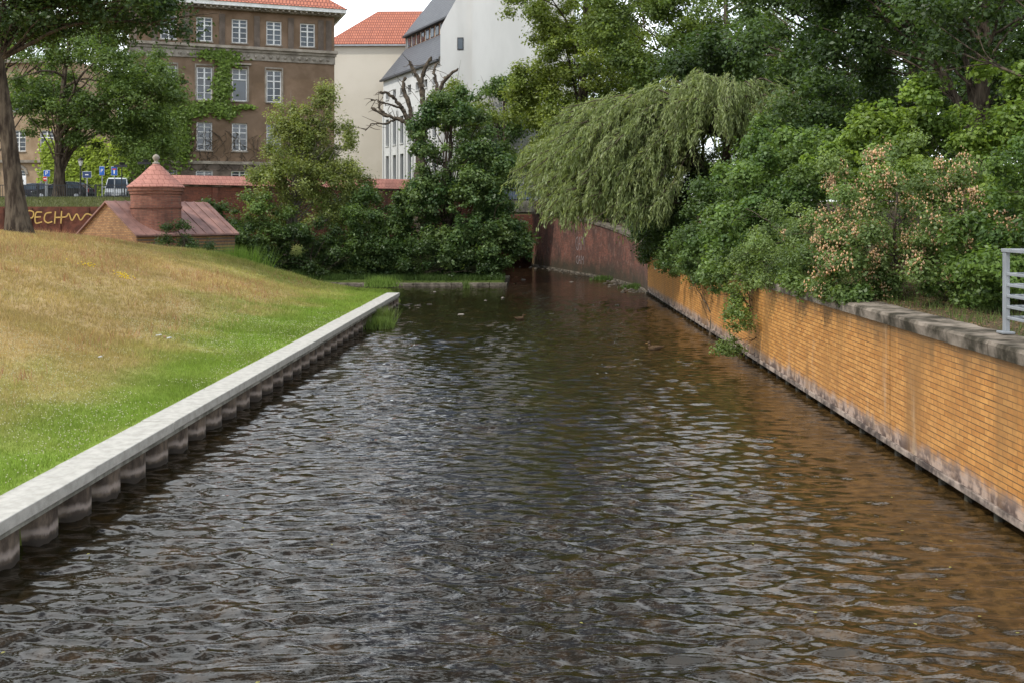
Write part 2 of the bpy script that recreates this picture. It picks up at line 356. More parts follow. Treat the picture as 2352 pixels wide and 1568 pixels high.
# ------------------------------------------------------------------ left quay
quay = empty('quay_edge', (-6.1, 20, .6))
mb = MB(); y = 1.5
while y < 44:
    l = min(2.95, 44.2 - y)
    dz = random.uniform(-.006, .006); dx = random.uniform(-.006, .006)
    mb.box(-6.42 + dx, -5.85 + dx, y, y + l - .012, .505 + dz, .66 + dz, 0); y += 2.95
mb.obj('coping_slabs', [CONC], quay, bevel=.012)
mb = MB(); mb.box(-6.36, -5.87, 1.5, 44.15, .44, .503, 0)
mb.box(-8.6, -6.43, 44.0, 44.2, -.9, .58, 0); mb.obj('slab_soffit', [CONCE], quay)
m, ntm, bs = newmat('sheet_pile'); sp = ntm.nodes.new('ShaderNodeSeparateXYZ'); tcn = ntm.nodes.new('ShaderNodeTexCoord'); ntm.links.new(tcn.outputs['Object'], sp.inputs[0])
nn = noisen(ntm, objco(ntm, (1, 2, 1)), 3.5, 6)
zz = mathn(ntm, 'ADD', sp.outputs[2], mathn(ntm, 'MULTIPLY', nn, -.16))
c = mixc(ntm, ramp(ntm, noisen(ntm, objco(ntm, (1, 1, .4)), 6, 6), .35, .65), (.05, .035, .025), (.17, .13, .095))
band = mathn(ntm, 'MULTIPLY', ramp(ntm, zz, .02, .07), rampd(ntm, zz, .08, .16))
c = mixc(ntm, mathn(ntm, 'MULTIPLY', band, .75), c, (.36, .30, .26))
low = rampd(ntm, zz, -.03, .03); c = mixc(ntm, low, c, (.03, .022, .015))
ntm.links.new(c, bs.inputs['Base Color']); bs.inputs['Roughness'].default_value = .75
ntm.links.new(bumpn(ntm, noisen(ntm, objco(ntm), 20, 5), .5, .01), bs.inputs['Normal'])
prof = [(0, -6.30), (.13, -6.30), (.17, -6.12), (.22, -6.02), (.32, -5.965), (.46, -5.95), (.60, -5.965), (.70, -6.02), (.75, -6.12), (.79, -6.30)]
pts = []
y = 1.4
while y < 44.3:
    pts += [(x, y + a) for a, x in prof]; y += .95
pts = np.array(pts); n = len(pts)
V = np.concatenate([np.c_[pts, np.full(n, -1.)], np.c_[pts, np.full(n, .47)]]); a = np.arange(n - 1)
mesh_np('sheet_piles', V, np.stack([a, a + 1, a + 1 + n, a + n], -1), m, False, None, quay)

# ------------------------------------------------------------------ right wall
rw = empty('yellow_brick_wall', (6.3, 20, 1))
mb = MB()
for y0, y1 in [(1.5, 4.58), (4.6, 17.03), (17.06, 29.03), (29.06, 41.03), (41.06, 52.2)]:
    mb.box(6.1, 6.55, y0, y1, .235, 2.18, 0)
mb.obj('brick_face', [TILE], rw)
mb = MB(); mb.box(6.14, 6.5, 1.5, 52, .24, 2.17, 0); mb.obj('joint_filler', [RUB], rw)
mb = MB(); mb.box(6.07, 6.54, 1.5, 52.2, .13, .232, 0); mb.obj('base_lip', [nmat('lime_stained_concrete', (.06, .045, .038), (.34, .27, .22), 3, .9, .4, .01, 20)], rw, bevel=.015)
mb = MB(); y = 1.5
while y < 52:
    ln = random.choice([4.6, 5.4, 6.4]); ln = min(ln, 52.2 - y)
    if ln < .2: break
    k = max(2, int(ln / .22)); secs = []
    for i in range(k + 1):
        yq = y + .006 + (ln - .012) * i / k; r_ = lambda s_: random.uniform(-s_, s_)
        secs.append([(6.05 + r_(.004), yq, 2.183), (6.035 + r_(.006), yq, 2.33 + r_(.006)), (6.06 + r_(.008), yq, 2.375 + r_(.006)), (6.66, yq, 2.39 + r_(.01)), (6.66, yq, 2.183)])
    vs = [p for s_ in secs for p in s_]; fs = []
    for i in range(k):
        for j in range(5): fs.append((i * 5 + j, (i + 1) * 5 + j, (i + 1) * 5 + (j + 1) % 5, i * 5 + (j + 1) % 5))
    fs += [(0, 1, 2, 3, 4), tuple(k * 5 + j for j in (4, 3, 2, 1, 0))]
    mb.add(vs, fs, 0); y += ln
mb.obj('wall_coping', [COPM], rw)
mb = MB(); y = 1.6
mb.box(6.36, 6.5, 1.5, 52.2, -1, .128, 1)
while y < 52:
    mb.cyl((6.2, y, -1), (6.2, y, .127), .07, .075, 8, 0); y += .9
mb.obj('foundation_piles', [nmat('wet_timber', (.012, .010, .008), (.05, .045, .03), 5, .8), nmat('dark_pile_back', (.012, .01, .008), (.03, .025, .02), 4, .9)], rw)

def wallpoly(name, pts, z0, tops, th, mats, parent=None, cap=None):
    mb = MB()
    P = [Vector((p[0], p[1], 0)) for p in pts]; N = []
    for i in range(len(P)):
        d = (P[min(i + 1, len(P) - 1)] - P[max(i - 1, 0)]).normalized(); N.append(Vector((d.y, -d.x, 0)))
    for i in range(len(P) - 1):
        a, b = P[i], P[i + 1]; a2 = a + N[i] * th; b2 = b + N[i + 1] * th; za, zb = tops[i], tops[i + 1]
        mb.add([(a.x, a.y, z0), (b.x, b.y, z0), (b.x, b.y, zb), (a.x, a.y, za), (a2.x, a2.y, z0), (b2.x, b2.y, z0), (b2.x, b2.y, zb), (a2.x, a2.y, za)],
               [(0, 1, 2, 3), (7, 6, 5, 4), (3, 2, 6, 7), (0, 4, 5, 1)] + ([(0, 3, 7, 4)] if i == 0 else []) + ([(1, 5, 6, 2)] if i == len(P) - 2 else []), 0)
        if cap:
            e = .06; c = []
            for q, nn_, z in ((a, N[i], za), (b, N[i + 1], zb)):
                q0 = q - nn_ * e; q1 = q + nn_ * (th + e); c += [(q0.x, q0.y, z + .003), (q1.x, q1.y, z + .003), (q0.x, q0.y, z + cap), (q1.x, q1.y, z + cap)]
            mb.add(c, [(0, 2, 6, 4), (2, 3, 7, 6), (3, 1, 5, 7), (0, 1, 3, 2), (4, 6, 7, 5)], 1)
    return mb.obj(name, mats, parent)
rp = [(6.12, 52.2), (6.25, 55), (6.1, 58), (5.6, 62), (5.0, 65.5), (4.1, 69), (3.0, 73), (1.7, 78), (.1, 84.2), (.1, 97)]
REDW = brickmat('red_brick_abutment', (.23, .088, .058), (.12, .048, .036), (.10, .07, .055), (-.33, .94), .25, .08, .009, .9, (.05, .032, .025), .6, streak=(.06, .035, .028))
wallpoly('red_brick_wall', rp, -1., [2.3, 2.4, 2.7, 3.0, 3.3, 3.6, 3.9, 4.15, 4.3, 4.3], .8, [REDW, OLDC], None, .16)
wallpoly('stone_footing', [(p[0] - .1, p[1] - .02) for p in rp[:-1]], -1., [.1] * 9, .09, [OLDC])

def strokes(name, S2, org, ux, nrm, width, mat, parent=None, th=.006):
    mb = MB(); ux = Vector(ux).normalized(); nrm = Vector(nrm).normalized(); org = Vector(org)
    for st in S2:
        C2 = curve([(p[0], p[1], 0) for p in st], 6)
        for i in range(len(C2) - 1):
            a = C2[i]; b = C2[i + 1]; d = nz((b - a)[None])[0]; nn_ = np.array([-d[1], d[0], 0]) * width / 2
            q = [a - nn_ - d * .01, b - nn_ + d * .01, b + nn_ + d * .01, a + nn_ - d * .01]
            mb.poly([org + ux * float(p[0]) + Vector((0, 0, 1)) * float(p[1]) + nrm * (th + .0004 * (i % 3)) for p in q], 0)
    return mb.obj(name, [mat], parent)
GRW = plain('graffiti_paint', (.24, .21, .21), .8)
gp = [[(0, 0), (0, .9), (.3, .5), (.55, .95), (.6, 0)], [(.8, 0), (1.0, .9), (1.25, 0)], [(.85, .4), (1.2, .42)], [(1.4, .9), (1.4, 0), (1.8, .2), (1.85, .7), (1.4, .92)]]
dx, dy = (3.0 - 4.1), (73 - 69.); l = math.hypot(dx, dy)
strokes('graffiti_tag', gp + [[(p[0] * .9 + .1, p[1] * .6 - 1.0) for p in s] for s in gp], (3.75, 70.3, 1.7), (dx / l, dy / l, 0), (-dy / l, dx / l, 0), .06, GRW, None, .02)

# ------------------------------------------------------------------ parapet wall, tower house, retaining wall, bridge
pw = empty('tiled_parapet_wall', (-13, 72, 5))
A = Vector((-24.5, 62.67, 0)); B = Vector((-3.6, 80.1, 0)); d = (B - A).normalized(); n_ = Vector((d.y, -d.x, 0)); Lw = (B - A).length
mb = MB(); mb.M = Matrix(((d.x, n_.x, 0, A.x), (d.y, n_.y, 0, A.y), (0, 0, 1, 0), (0, 0, 0, 1)))
mb.box(0, Lw, -.45, .45, -.5, 6.0, 0)
mb.box(0, Lw, -.53, .53, 6.003, 6.13, 1)
k = 0.
while k < Lw: mb.box(k, k + .4, .453, .60, -.5, 5.95, 0); k += 4.2
mb.obj('brick_body', [REDB, OLDC], pw)
mb2 = MB(); mb2.M = mb.M
mb2.prism([(-.1, -.72, 6.133), (-.1, .72, 6.133), (-.1, .1, 6.72), (-.1, -.1, 6.72)], [(Lw + .1, -.72, 6.133), (Lw + .1, .72, 6.133), (Lw + .1, .1, 6.95), (Lw + .1, -.1, 6.95)], 0)
mb2.obj('tile_capping', [CAPT], pw)

tb = empty('brick_tower_house', (-20.2, 53, 3))
wd = Vector((.8, -.6, 0)); rd = Vector((.6, .8, 0)); c0 = Vector((-22.3, 52, 0))
mb = MB(); mb.M = Matrix(((wd.x, rd.x, 0, c0.x), (wd.y, rd.y, 0, c0.y), (0, 0, 1, 0), (0, 0, 0, 1)))
mb.prism([(-2.75, 0, 1.2), (2.75, 0, 1.2), (2.75, 0, 3.15), (0, 0, 4.78), (-2.75, 0, 3.15)], [(-2.75, 6, 1.2), (2.75, 6, 1.2), (2.75, 6, 3.15), (0, 6, 4.78), (-2.75, 6, 3.15)], 0)
mb.obj('gabled_base', [YELB], tb)
mb3 = MB(); mb3.M = mb.M
for sgn in (-1, 1):
    a = [(0, -.15, 4.88), (sgn * 2.95, -.15, 3.12), (sgn * 2.95, -.15, 3.03), (0, -.15, 4.785)]
    b = [(p[0], 6.15, p[2]) for p in a]; mb3.prism(a if sgn > 0 else a[::-1], b if sgn > 0 else b[::-1], 0)
k = .4
while k < 6.1:
    for sgn in (-1, 1): mb3.prism([(0.02 * sgn, k, 4.885), (sgn * 2.93, k, 3.14), (sgn * 2.93, k + .04, 3.14), (0.02 * sgn, k + .04, 4.885)], [(0.02 * sgn, k, 4.92), (sgn * 2.93, k, 3.17), (sgn * 2.93, k + .04, 3.17), (0.02 * sgn, k + .04, 4.92)], 0)
    k += .6
mb3.obj('sheet_roof', [COPR], tb)
mb = MB(); tc_ = (-19.95, 52.6, 0)
mb.lathe(tc_, [(1.28, 1.2), (1.28, 4.5), (1.33, 4.5), (1.33, 4.62), (1.28, 4.62), (1.28, 5.2), (1.34, 5.24), (1.34, 5.36), (1.41, 5.4), (1.41, 5.58), (.2, 5.59)], 32, 0)
TOWB = brickmat('tower_brick', (.28, .115, .075), (.18, .065, .045), (.15, .10, .08), (.95, -.3), .25, .08, .01, .9, (.07, .04, .032), .7)
mb.obj('round_tower', [TOWB], tb)
mb = MB(); mb.lathe(tc_, [(1.47, 5.58), (1.47, 5.64), (.85, 6.17), (.35, 6.68), (.14, 6.86)], 32, 0)
mb.obj('conical_roof', [CAPT], tb)
mb = MB(); mb.lathe(tc_, [(.16, 6.83), (.2, 6.9), (.1, 6.95), (.08, 7.0), (.15, 7.08), (.19, 7.18), (.15, 7.28), (.06, 7.35), (0.0, 7.38)], 20, 0); mb.obj('ball_finial', [STONE], tb, True)

mb = MB(); rs = empty('rusted_steel_retaining_wall', (-30, 62, 4))
mb.box(-44, -25.6, 62, 62.15, 2., 4.68, 0)
k = -44
while k < -25.7: mb.box(k, k + .06, 61.93, 61.998, 2, 4.6, 0); k += 1.8
mb.box(-25.6, -25.45, 62, 64.5, 2., 4.68, 0)
mb.obj('steel_panels', [RUST], rs)
GY = plain('yellow_graffiti_paint', (.40, .26, .08), .8)
pech = [[(.0, 0), (.1, .75), (.45, .72), (.4, .38), (.06, .34)], [(1.0, .72), (.62, .66), (.6, .05), (1.0, .1)], [(.62, .4), (.92, .42)], [(1.6, .7), (1.25, .62), (1.15, .25), (1.35, .05), (1.65, .12)],
        [(1.85, .75), (1.8, 0)], [(2.25, .78), (2.2, 0)], [(1.82, .38), (2.5, .42), (2.7, .62), (2.9, .2), (3.2, .6), (3.45, .22), (3.8, .6), (4.2, .5)]]
strokes('graffiti_pech', pech, (-31.7, 61.92, 3.62), (1, 0, 0), (0, -1, 0), .085, GY, rs, .01)

br = empty('road_bridge', (-1.6, 88, 4.7))
mb = MB(); mb.box(-6, 4.5, 84.4, 96, 4.35, 5.28, 0); mb.box(-6, 4.5, 84.15, 84.39, 4.45, 5.42, 1)
mb.box(-4.1, -3.35, 82, 97, -1, 4.347, 2); mb.box(-3.3, .3, 97.2, 97.5, -1, 4.3, 2)
mb.obj('deck_and_abutments', [OLDC, CONCE, REDB], br)
mb = MB(); k = -6.
while k <= 4.5: mb.box(k, k + .03, 84.25, 84.28, 5.42, 6.4, 0); k += .14
mb.box(-6, 4.5, 84.23, 84.3, 6.4, 6.46, 0); mb.obj('bridge_railing', [GREY], br)

mb = MB(); k = -13.5
while k < -1.6: mb.box(k, min(k + 2.2, -1.4), 57.75, 58.2, -.9, .2 + random.uniform(-.02, .02), 0); k += 2.22
mb.box(-1.75, -1.4, 58.22, 66, -.9, .16, 0)
mb.obj('bank_kerb', [OLDC], None, bevel=.03)

st = MB(); st.box(-80, -22, 74, 80, 5.305, 5.32, 0); st.box(-80, -33, 80.0, 102, 5.305, 5.32, 0); st.obj('street', [ASPH])
st = MB(); st.box(-80, -25.7, 71.5, 73.98, 5.305, 5.42, 0); st.obj('pavement', [PAVE])
mb = MB(); k = -44.
while k < -25: mb.box(k, k + .025, 68, 68.025, 5.3, 6.2, 0); k += .16
mb.box(-44, -25, 67.99, 68.04, 6.2, 6.25, 0); mb.box(-44, -25, 67.99, 68.03, 5.42, 5.46, 0)
k = -44.
while k <= -25: mb.box(k - .03, k + .05, 67.98, 68.05, 5.2, 6.3, 0); k += 2
mb.obj('street_railing', [BLACKM])

# ------------------------------------------------------------------ buildings
def facade(mb, x0, x1, z0, z1, ops, y=0., depth=.22, mw=0, mg=1, mf=2, msill=3, frame=True):
    X_ = sorted(set([x0, x1] + [o[0] - o[1] / 2 for o in ops] + [o[0] + o[1] / 2 for o in ops]))
    Z_ = sorted(set([z0, z1] + [o[2] for o in ops] + [o[3] for o in ops]))
    for i in range(len(X_) - 1):
        for j in range(len(Z_) - 1):
            xc = (X_[i] + X_[i + 1]) / 2; zc = (Z_[j] + Z_[j + 1]) / 2
            if any(abs(xc - o[0]) < o[1] / 2 and o[2] < zc < o[3] for o in ops): continue
            mb.quad((X_[i], y, Z_[j]), (X_[i + 1], y, Z_[j]), (X_[i + 1], y, Z_[j + 1]), (X_[i], y, Z_[j + 1]), mw)
    for o in ops:
        a, b, zb, zt = o[0] - o[1] / 2, o[0] + o[1] / 2, o[2], o[3]; yd = y + depth
        mb.quad((a, y, zb), (a, y, zt), (a, yd, zt), (a, yd, zb), mw); mb.quad((b, y, zb), (b, yd, zb), (b, yd, zt), (b, y, zt), mw)
        mb.quad((a, y, zt), (b, y, zt), (b, yd, zt), (a, yd, zt), mw); mb.quad((a, y, zb), (a, yd, zb), (b, yd, zb), (b, y, zb), mw)
        mb.quad((a, yd, zb), (b, yd, zb), (b, yd, zt), (a, yd, zt), mg)
        if frame:
            t = .1; f0, f1 = yd - .07, yd - .004
            mb.box(a, a + t, f0, f1, zb, zt, mf); mb.box(b - t, b, f0, f1, zb, zt, mf)
            mb.box(a + t, b - t, f0, f1, zb, zb + t, mf); mb.box(a + t, b - t, f0, f1, zt - t, zt, mf)
            xm = o[0]; h = zt - zb; op = len(o) > 4 and o[4] == 'open'
            ztr = zb + h * .66
            mb.box(xm - .06, xm + .06, f0 - .01, f1, (ztr if op else zb + t), zt - t, mf)
            mb.box(a + t, b - t, f0 - .012, f1, ztr - .05, ztr + .05, mf)
            for q in ([.83] if op else [.22, .44, .83]):
                mb.box(a + t, xm - .062, f0 + .02, f1, zb + h * q - .025, zb + h * q + .025, mf); mb.box(xm + .062, b - t, f0 + .02, f1, zb + h * q - .025, zb + h * q + .025, mf)
        mb.box(a - .08, b + .08, y - .1, y - .003, zb - .1, zb, msill)
bb = empty('brown_plaster_building', (-25, 86, 5.3))
ux = Vector((.9355, .3548, 0)); uy = Vector((-.3548, .9355, 0)); o0 = Vector((-17.45, 88, 0)) - ux * 17
BM = Matrix(((ux.x, uy.x, 0, o0.x), (ux.y, uy.y, 0, o0.y), (0, 0, 1, 0), (0, 0, 0, 1)))
mb = MB(); mb.M = BM
sx = [17 - (2.35 + 2.89 * i) for i in range(5)]
ops = []
for i, x in enumerate(sx):
    ops.append((x, 1.3, 18.98, 21.05))
for i, x in enumerate(sx[1:]):
    ops.append((x, 1.28, 14.0, 16.8, 'open' if i == 1 else '')); ops.append((x, 1.28, 9.7, 12.1)); ops.append((x, 1.4, 6.3, 8.0))
facade(mb, 0, 17, 8.7, 21.75, [o for o in ops if o[2] > 8.7], 0)
facade(mb, 0, 17, 5.0, 8.7, [o for o in ops if o[2] < 8.7], -.06, mw=4)
mb.quad((17, 0, 5), (17, 14, 5), (17, 14, 21.75), (17, 0, 21.75), 0); mb.quad((0, 0, 5), (0, 14, 5), (0, 14, 21.75), (0, 0, 21.75), 0)
mb.quad((0, 14, 5), (17, 14, 5), (17, 14, 21.75), (0, 14, 21.75), 0)
mb.obj('facade_walls', [PLAST, GLASS, WFR, STONE, PLASTD], bb)
mb = MB(); mb.M = BM
mb.box(-.1, 17.1, -.14, -.062, 8.55, 8.8, 0)
mb.box(-.25, 17.25, -.45, -.003, 18.45, 18.68, 0); mb.box(-.15, 17.15, -.25, -.004, 18.22, 18.447, 0); mb.box(-.05, 17.05, -.12, -.005, 17.55, 18.217, 0)
k = .3
while k < 17: mb.lathe((k, -.13, 17.88), [(.0, -.17), (.1, -.1), (.14, 0), (.1, .1), (0, .17)], 8, 0); k += .62
for x in [0.35, 2.0] + [(sx[i] + sx[i + 1]) / 2 for i in range(4)] + [15.8, 16.5]:
    mb.box(x - .24, x + .24, -.08, -.003, 18.69, 21.4, 1)
mb.box(sx[2] - .95, sx[2] + .95, -.28, -.003, 17.1, 17.25, 0)
for x in sx[1:]:
    mb.box(x - .78, x - .66, -.05, -.003, 14.0, 16.9, 0); mb.box(x + .66, x + .78, -.05, -.003, 14.0, 16.9, 0); mb.box(x - .78, x + .78, -.06, -.003, 16.91, 17.03, 0)
mb.box(-.9, 17.9, -.95, 14.9, 21.98, 22.3, 2); mb.box(-.5, 17.5, -.5, 14.4, 21.75, 21.978, 0)
k = -.6
while k < 17.6: mb.box(k, k + .16, -.82, -.52, 21.8, 21.977, 0); k += .5
mb.obj('cornices', [STONE, PLASTD, WFR, GREY], bb)
mb = MB(); mb.M = BM
e = [(-1, -1.05, 22.31), (18, -1.05, 22.31), (18, 15, 22.31), (-1, 15, 22.31)]; r = [(6, 7, 28), (11, 7, 28)]
mb.add(e + r, [(0, 1, 5, 4), (1, 2, 5), (2, 3, 4, 5), (3, 0, 4)], 0); mb.obj('hipped_roof', [RTILE], bb)
def leafmesh(name, pos, nrm, Ls, asp, col, mat, parent, tang=None):
    n = len(pos); nrm = nz(nrm)
    t = nz(np.cross(nrm, unit(n))) if tang is None else nz(tang)
    s = nz(np.cross(nrm, t)); Ls = np.broadcast_to(Ls, (n,))[:, None]
    V = np.stack([pos - t * Ls * .5, pos + s * Ls * asp * .5 + nrm * Ls * .06 - t * Ls * .06, pos + t * Ls * .5, pos - s * Ls * asp * .5 + nrm * Ls * .06 - t * Ls * .06], 1).reshape(-1, 3)
    F = np.arange(4 * n).reshape(n, 4)
    return mesh_np(name, V, F, mat, False, np.repeat(np.clip(col, 0, 1), 4, axis=0), parent)
def facade_ivy(blobs, Mx, n, size, pal, name, parent):
    P = []
    tot = sum(b[2] * b[3] for b in blobs)
    for (x, z, rx, rz) in blobs:
        k = int(n * rx * rz / tot); q = rng.normal(size=(k, 2)) * .48
        P.append(np.c_[x + q[:, 0] * rx, -.05 - rng.random(k) * .28, z + q[:, 1] * rz])
    P = np.concatenate(P); M_ = np.array(Mx); Pw = P @ M_[:3, :3].T + M_[:3, 3]
    nr = np.tile(np.array(M_[:3, 1]) * -1., (len(P), 1)) + unit(len(P)) * .6 + [0, 0, .4]
    col = np.array(pal) * (.6 + .8 * rng.random((len(P), 1)))
    leafmesh(name, Pw, nr, size * (.7 + .6 * rng.random(len(P))), .9, col, LEAF, parent)
s2x = lambda s: 17 - s
facade_ivy([(s2x(10), 17.9, 1.6, .5), (s2x(8.9), 17.4, .9, .6), (s2x(9.5), 16.6, .5, 1.1), (s2x(9.6), 15.0, .8, 1.4), (s2x(10.4), 13.4, 1.6, .5), (s2x(9.2), 12.9, .9, .5), (s2x(12.3), 12.9, 1.4, .6), (s2x(7.6), 13.5, .9, .2), (s2x(12.9), 10.6, .8, 2.2), (s2x(14.2), 11.8, 1.5, 2.8), (s2x(15.8), 9.3, 1.4, 3)], BM, 9000, .26, (.14, .21, .035), 'climbing_ivy', bb)
vp = []
for k in range(26):
    x = random.uniform(2, 13); z = 8.; P = [(x, -.08, z)]
    for j in range(9):
        x += random.gauss(0, .35); z += random.uniform(.1, .6); P.append((x, -.08, z))
    P = np.array(P) @ np.array(BM)[:3, :3].T + np.array(BM)[:3, 3]; vp.append((P, np.full(len(P), .022)))
V, F = tubes(vp, 4); mesh_np('vine_stems', V, F, BARKD, False, None, bb)

cb_ = empty('cream_building', (-16, 128, 5.3)); mb = MB()
mb.box(-25.6, -6, 124.5, 140, 5, 25.7, 0); mb.obj('render_walls', [CREAM], cb_)
mb = MB(); mb.add([(-26, 124.1, 25.75), (-5, 124.1, 25.75), (-5, 141, 25.75), (-26, 141, 25.75), (-20.2, 131, 31.2), (-10, 131, 31.2), (-26, 124.1, 25.55), (-5, 124.1, 25.55), (-26, 141, 25.55), (-5, 141, 25.55)],
    [(0, 1, 5, 4), (1, 2, 5), (2, 3, 4, 5), (3, 0, 4), (6, 7, 1, 0), (8, 6, 0, 3), (7, 9, 2, 1)], 0)
mb.obj('hipped_roof', [RTILE], cb_)
mb = MB(); mb.box(-25.7, -6, 124.05, 124.09, 25.45, 25.62, 0); mb.box(-25.4, -25.2, 124.25, 124.45, 5, 25.4, 0); mb.obj('gutter', [GREY], cb_)

wb = empty('white_building', (-10, 112, 5.3))
fx = Vector((8.4, -16, 0)).normalized(); fy = Vector((-fx.y, fx.x, 0)); fo = Vector((-18, 121, 0)); LW = 18.1
WM = Matrix(((fx.x, fy.x, 0, fo.x), (fx.y, fy.y, 0, fo.y), (0, 0, 1, 0), (0, 0, 0, 1)))
mb = MB(); mb.M = WM; ops = []
for i in range(7):
    x = 1.4 + i * 2.5
    ops += [(x, 1.0, 18.2, 19.1), (x, 1.1, 12.6, 15.8), (x, 1.1, 8.2, 11.4), (x, 1.1, 5.6, 7.4)]
facade(mb, 0, LW, 5, 20.7, ops, 0, .3, 0, 1, 2, 0, False)
for i in range(8):
    x = .15 + i * 2.5; mb.box(x - .12, x + .12, -.16, -.003, 5, 16.5, 0)
mb.quad((0, 0, 5), (0, 14, 5), (0, 14, 20.7), (0, 0, 20.7), 0)
mb.obj('window_facade', [WHITE, GLASS, WFR], wb)
mb = MB(); mb.M = WM
mb.add([(-.2, -.35, 20.7), (LW, -.35, 20.7), (LW, 2.9, 24.7), (-.2, 2.9, 24.7)], [(0, 1, 2, 3)], 0)
mb.box(-.2, LW, -.45, -.2, 20.5, 20.72, 2)
mb.box(0, LW, 3.1, 3.3, 24.7, 26.1, 1)
for i in range(12):
    x = .8 + i * 1.5; mb.box(x - .42, x + .42, 3.03, 3.097, 24.9, 26.0, 3); mb.box(x - .5, x - .43, 2.98, 3.097, 24.8, 26.05, 4)
mb.box(-.2, LW, 2.5, 3.4, 26.1, 26.3, 2)
mb.add([(-.2, 2.6, 26.31), (LW, 2.6, 26.31), (LW, 9, 34.5), (-.2, 9, 34.5)], [(0, 1, 2, 3)], 0)
mb.add([(-.1, -.2, 20.7), (-.1, 2.9, 24.7), (-.1, 2.9, 26.2), (-.1, 9, 34.4), (-.1, 9, 20.7)], [(0, 1, 2, 3, 4)], 4)
mb.obj('mansard_roof', [SLATE, WOOD, BLACKM, GLASS, WHITE], wb)
mb = MB(); gx = Vector((.93, -.06, 0)).normalized(); gy = Vector((-gx.y, gx.x, 0)); go = Vector((-9.55, 104.6, 0))
GM = Matrix(((gx.x, gy.x, 0, go.x), (gx.y, gy.y, 0, go.y), (0, 0, 1, 0), (0, 0, 0, 1))); mb.M = GM
prof_ = [(0, 5), (14, 5), (14, 38), (8, 38), (.25, 24.4), (.0, 23.7)]
mb.prism([(p[0], 0, p[1]) for p in prof_], [(p[0], 12, p[1]) for p in prof_], 0)
mb.box(3.25, 3.5, -.35, -.003, 5, 36, 0); mb.box(3.5, 14, -.9, -.004, 5, 36, 0)
mb.box(1.8, 2.45, -.05, -.003, 21.6, 22.9, 1); mb.box(1.88, 2.37, -.056, -.051, 21.7, 22.8, 2)
mb.obj('gable_wall', [WHITE, BLACKM, GLASS], wb)

lb = empty('sandstone_building', (-58, 112, 5.3)); mb = MB(); mb.M = Matrix.Translation((-74, 112, 0))
facade(mb, 0, 22, 5, 22, [(3 + i * 3.2, 1.6, zb, zb + 2.4) for i in range(6) for zb in (7, 11.5, 16)], 0); mb.box(0, 22, .5, 12, 5, 21.9, 0)
mb.box(-.3, 22.3, -.4, -.003, 10.2, 10.5, 3); mb.box(-.3, 22.3, -.5, -.003, 21.5, 22, 3)
for i in range(6):
    x = 3 + i * 3.2
    for k in range(10):
        a0 = math.pi * k / 10; a1 = math.pi * (k + 1) / 10
        mb.prism([(x + 1.1 * math.cos(a0), -.12, 8.9 + 1.1 * math.sin(a0)), (x + 1.1 * math.cos(a1), -.12, 8.9 + 1.1 * math.sin(a1)), (x + .8 * math.cos(a1), -.12, 8.9 + .8 * math.sin(a1)), (x + .8 * math.cos(a0), -.12, 8.9 + .8 * math.sin(a0))],
                 [(x + 1.1 * math.cos(a0), -.003, 8.9 + 1.1 * math.sin(a0)), (x + 1.1 * math.cos(a1), -.003, 8.9 + 1.1 * math.sin(a1)), (x + .8 * math.cos(a1), -.003, 8.9 + .8 * math.sin(a1)), (x + .8 * math.cos(a0), -.003, 8.9 + .8 * math.sin(a0))], 3)
mb.obj('stone_walls', [nmat('sandstone', (.26, .18, .11), (.36, .26, .17), 1, .9), GLASS, WFR, STONE], lb)
hd = empty('ivy_covered_house', (-47, 106, 5.3)); mb = MB(); mb.M = Matrix.Translation((-52.5, 106, 0))
facade(mb, 0, 12, 5, 11.5, [(2 + i * 2.6, 1.1, zb, zb + 1.7) for i in range(4) for zb in (6.3, 9.1)], 0)
mb.box(0, 12, .4, 9, 5, 11.4, 0); mb.obj('house_walls', [CREAM, GLASS, WFR, STONE], hd)
facade_ivy([(x, z, 1.3, 1.6) for x in (1., 3.4, 5.9, 8.4, 11) for z in (6.5, 8.8, 11)], Matrix.Translation((-52.5, 106, 0)), 7000, .34, (.27, .35, .04), 'sunlit_ivy', hd)

# ------------------------------------------------------------------ trees
def crown(ells, nclump, nleaf, rc, pal, var=.45, zbias=-.55, shell=.5, sq=.78):
    ells = [np.array(e, float) for e in ells]
    wts = np.array([(e[3] * e[4] * e[5]) ** (.67) for e in ells]); wts /= wts.sum()
    ii = rng.choice(len(ells), nclump, p=wts)
    E = np.array(ells)[ii]; dirs = unit(nclump); dirs[:, 2] = np.where(dirs[:, 2] < zbias, -dirs[:, 2], dirs[:, 2])
    rad = shell + (1.05 - shell) * rng.random(nclump) ** .6
    C = E[:, :3] + dirs * E[:, 3:6] * rad[:, None]
    rcs = rc * (.45 + .95 * rng.random(nclump))
    w_ = rcs ** 2; cnt = np.maximum(8, (nleaf * w_ / w_.sum())).astype(int)
    id_ = np.repeat(np.arange(nclump), cnt); n = len(id_)
    dd = unit(n); lob = .7 + .6 * vnoise(dd[:, 0] * 3 + id_ * 7.3, dd[:, 1] * 3 + dd[:, 2] * 2.1, 1., 13)
    rr = rcs[id_] * rng.random(n) ** .5 * (1 + .25 * rng.normal(size=n)) * lob
    P = C[id_] + dd * rr[:, None] * [1.05, 1.05, sq]
    P[:, 2] -= .15 * rcs[id_] * (dd[:, 0] ** 2 + dd[:, 1] ** 2)
    N = dd * .5 + unit(n) * .65 + [0, 0, .55]
    pal = np.array(pal, float)
    mixv = rng.random(nclump); mixl = np.clip(mixv[id_] + rng.normal(size=n) * .22, 0, 1)[:, None]
    col = pal[0] * (1 - mixl) + pal[1] * mixl
    col = col * (1 - var / 2 + var * rng.random((nclump, 1)))[id_] * (.75 + .5 * rng.random((n, 1)))
    return C, rcs, P, N, col
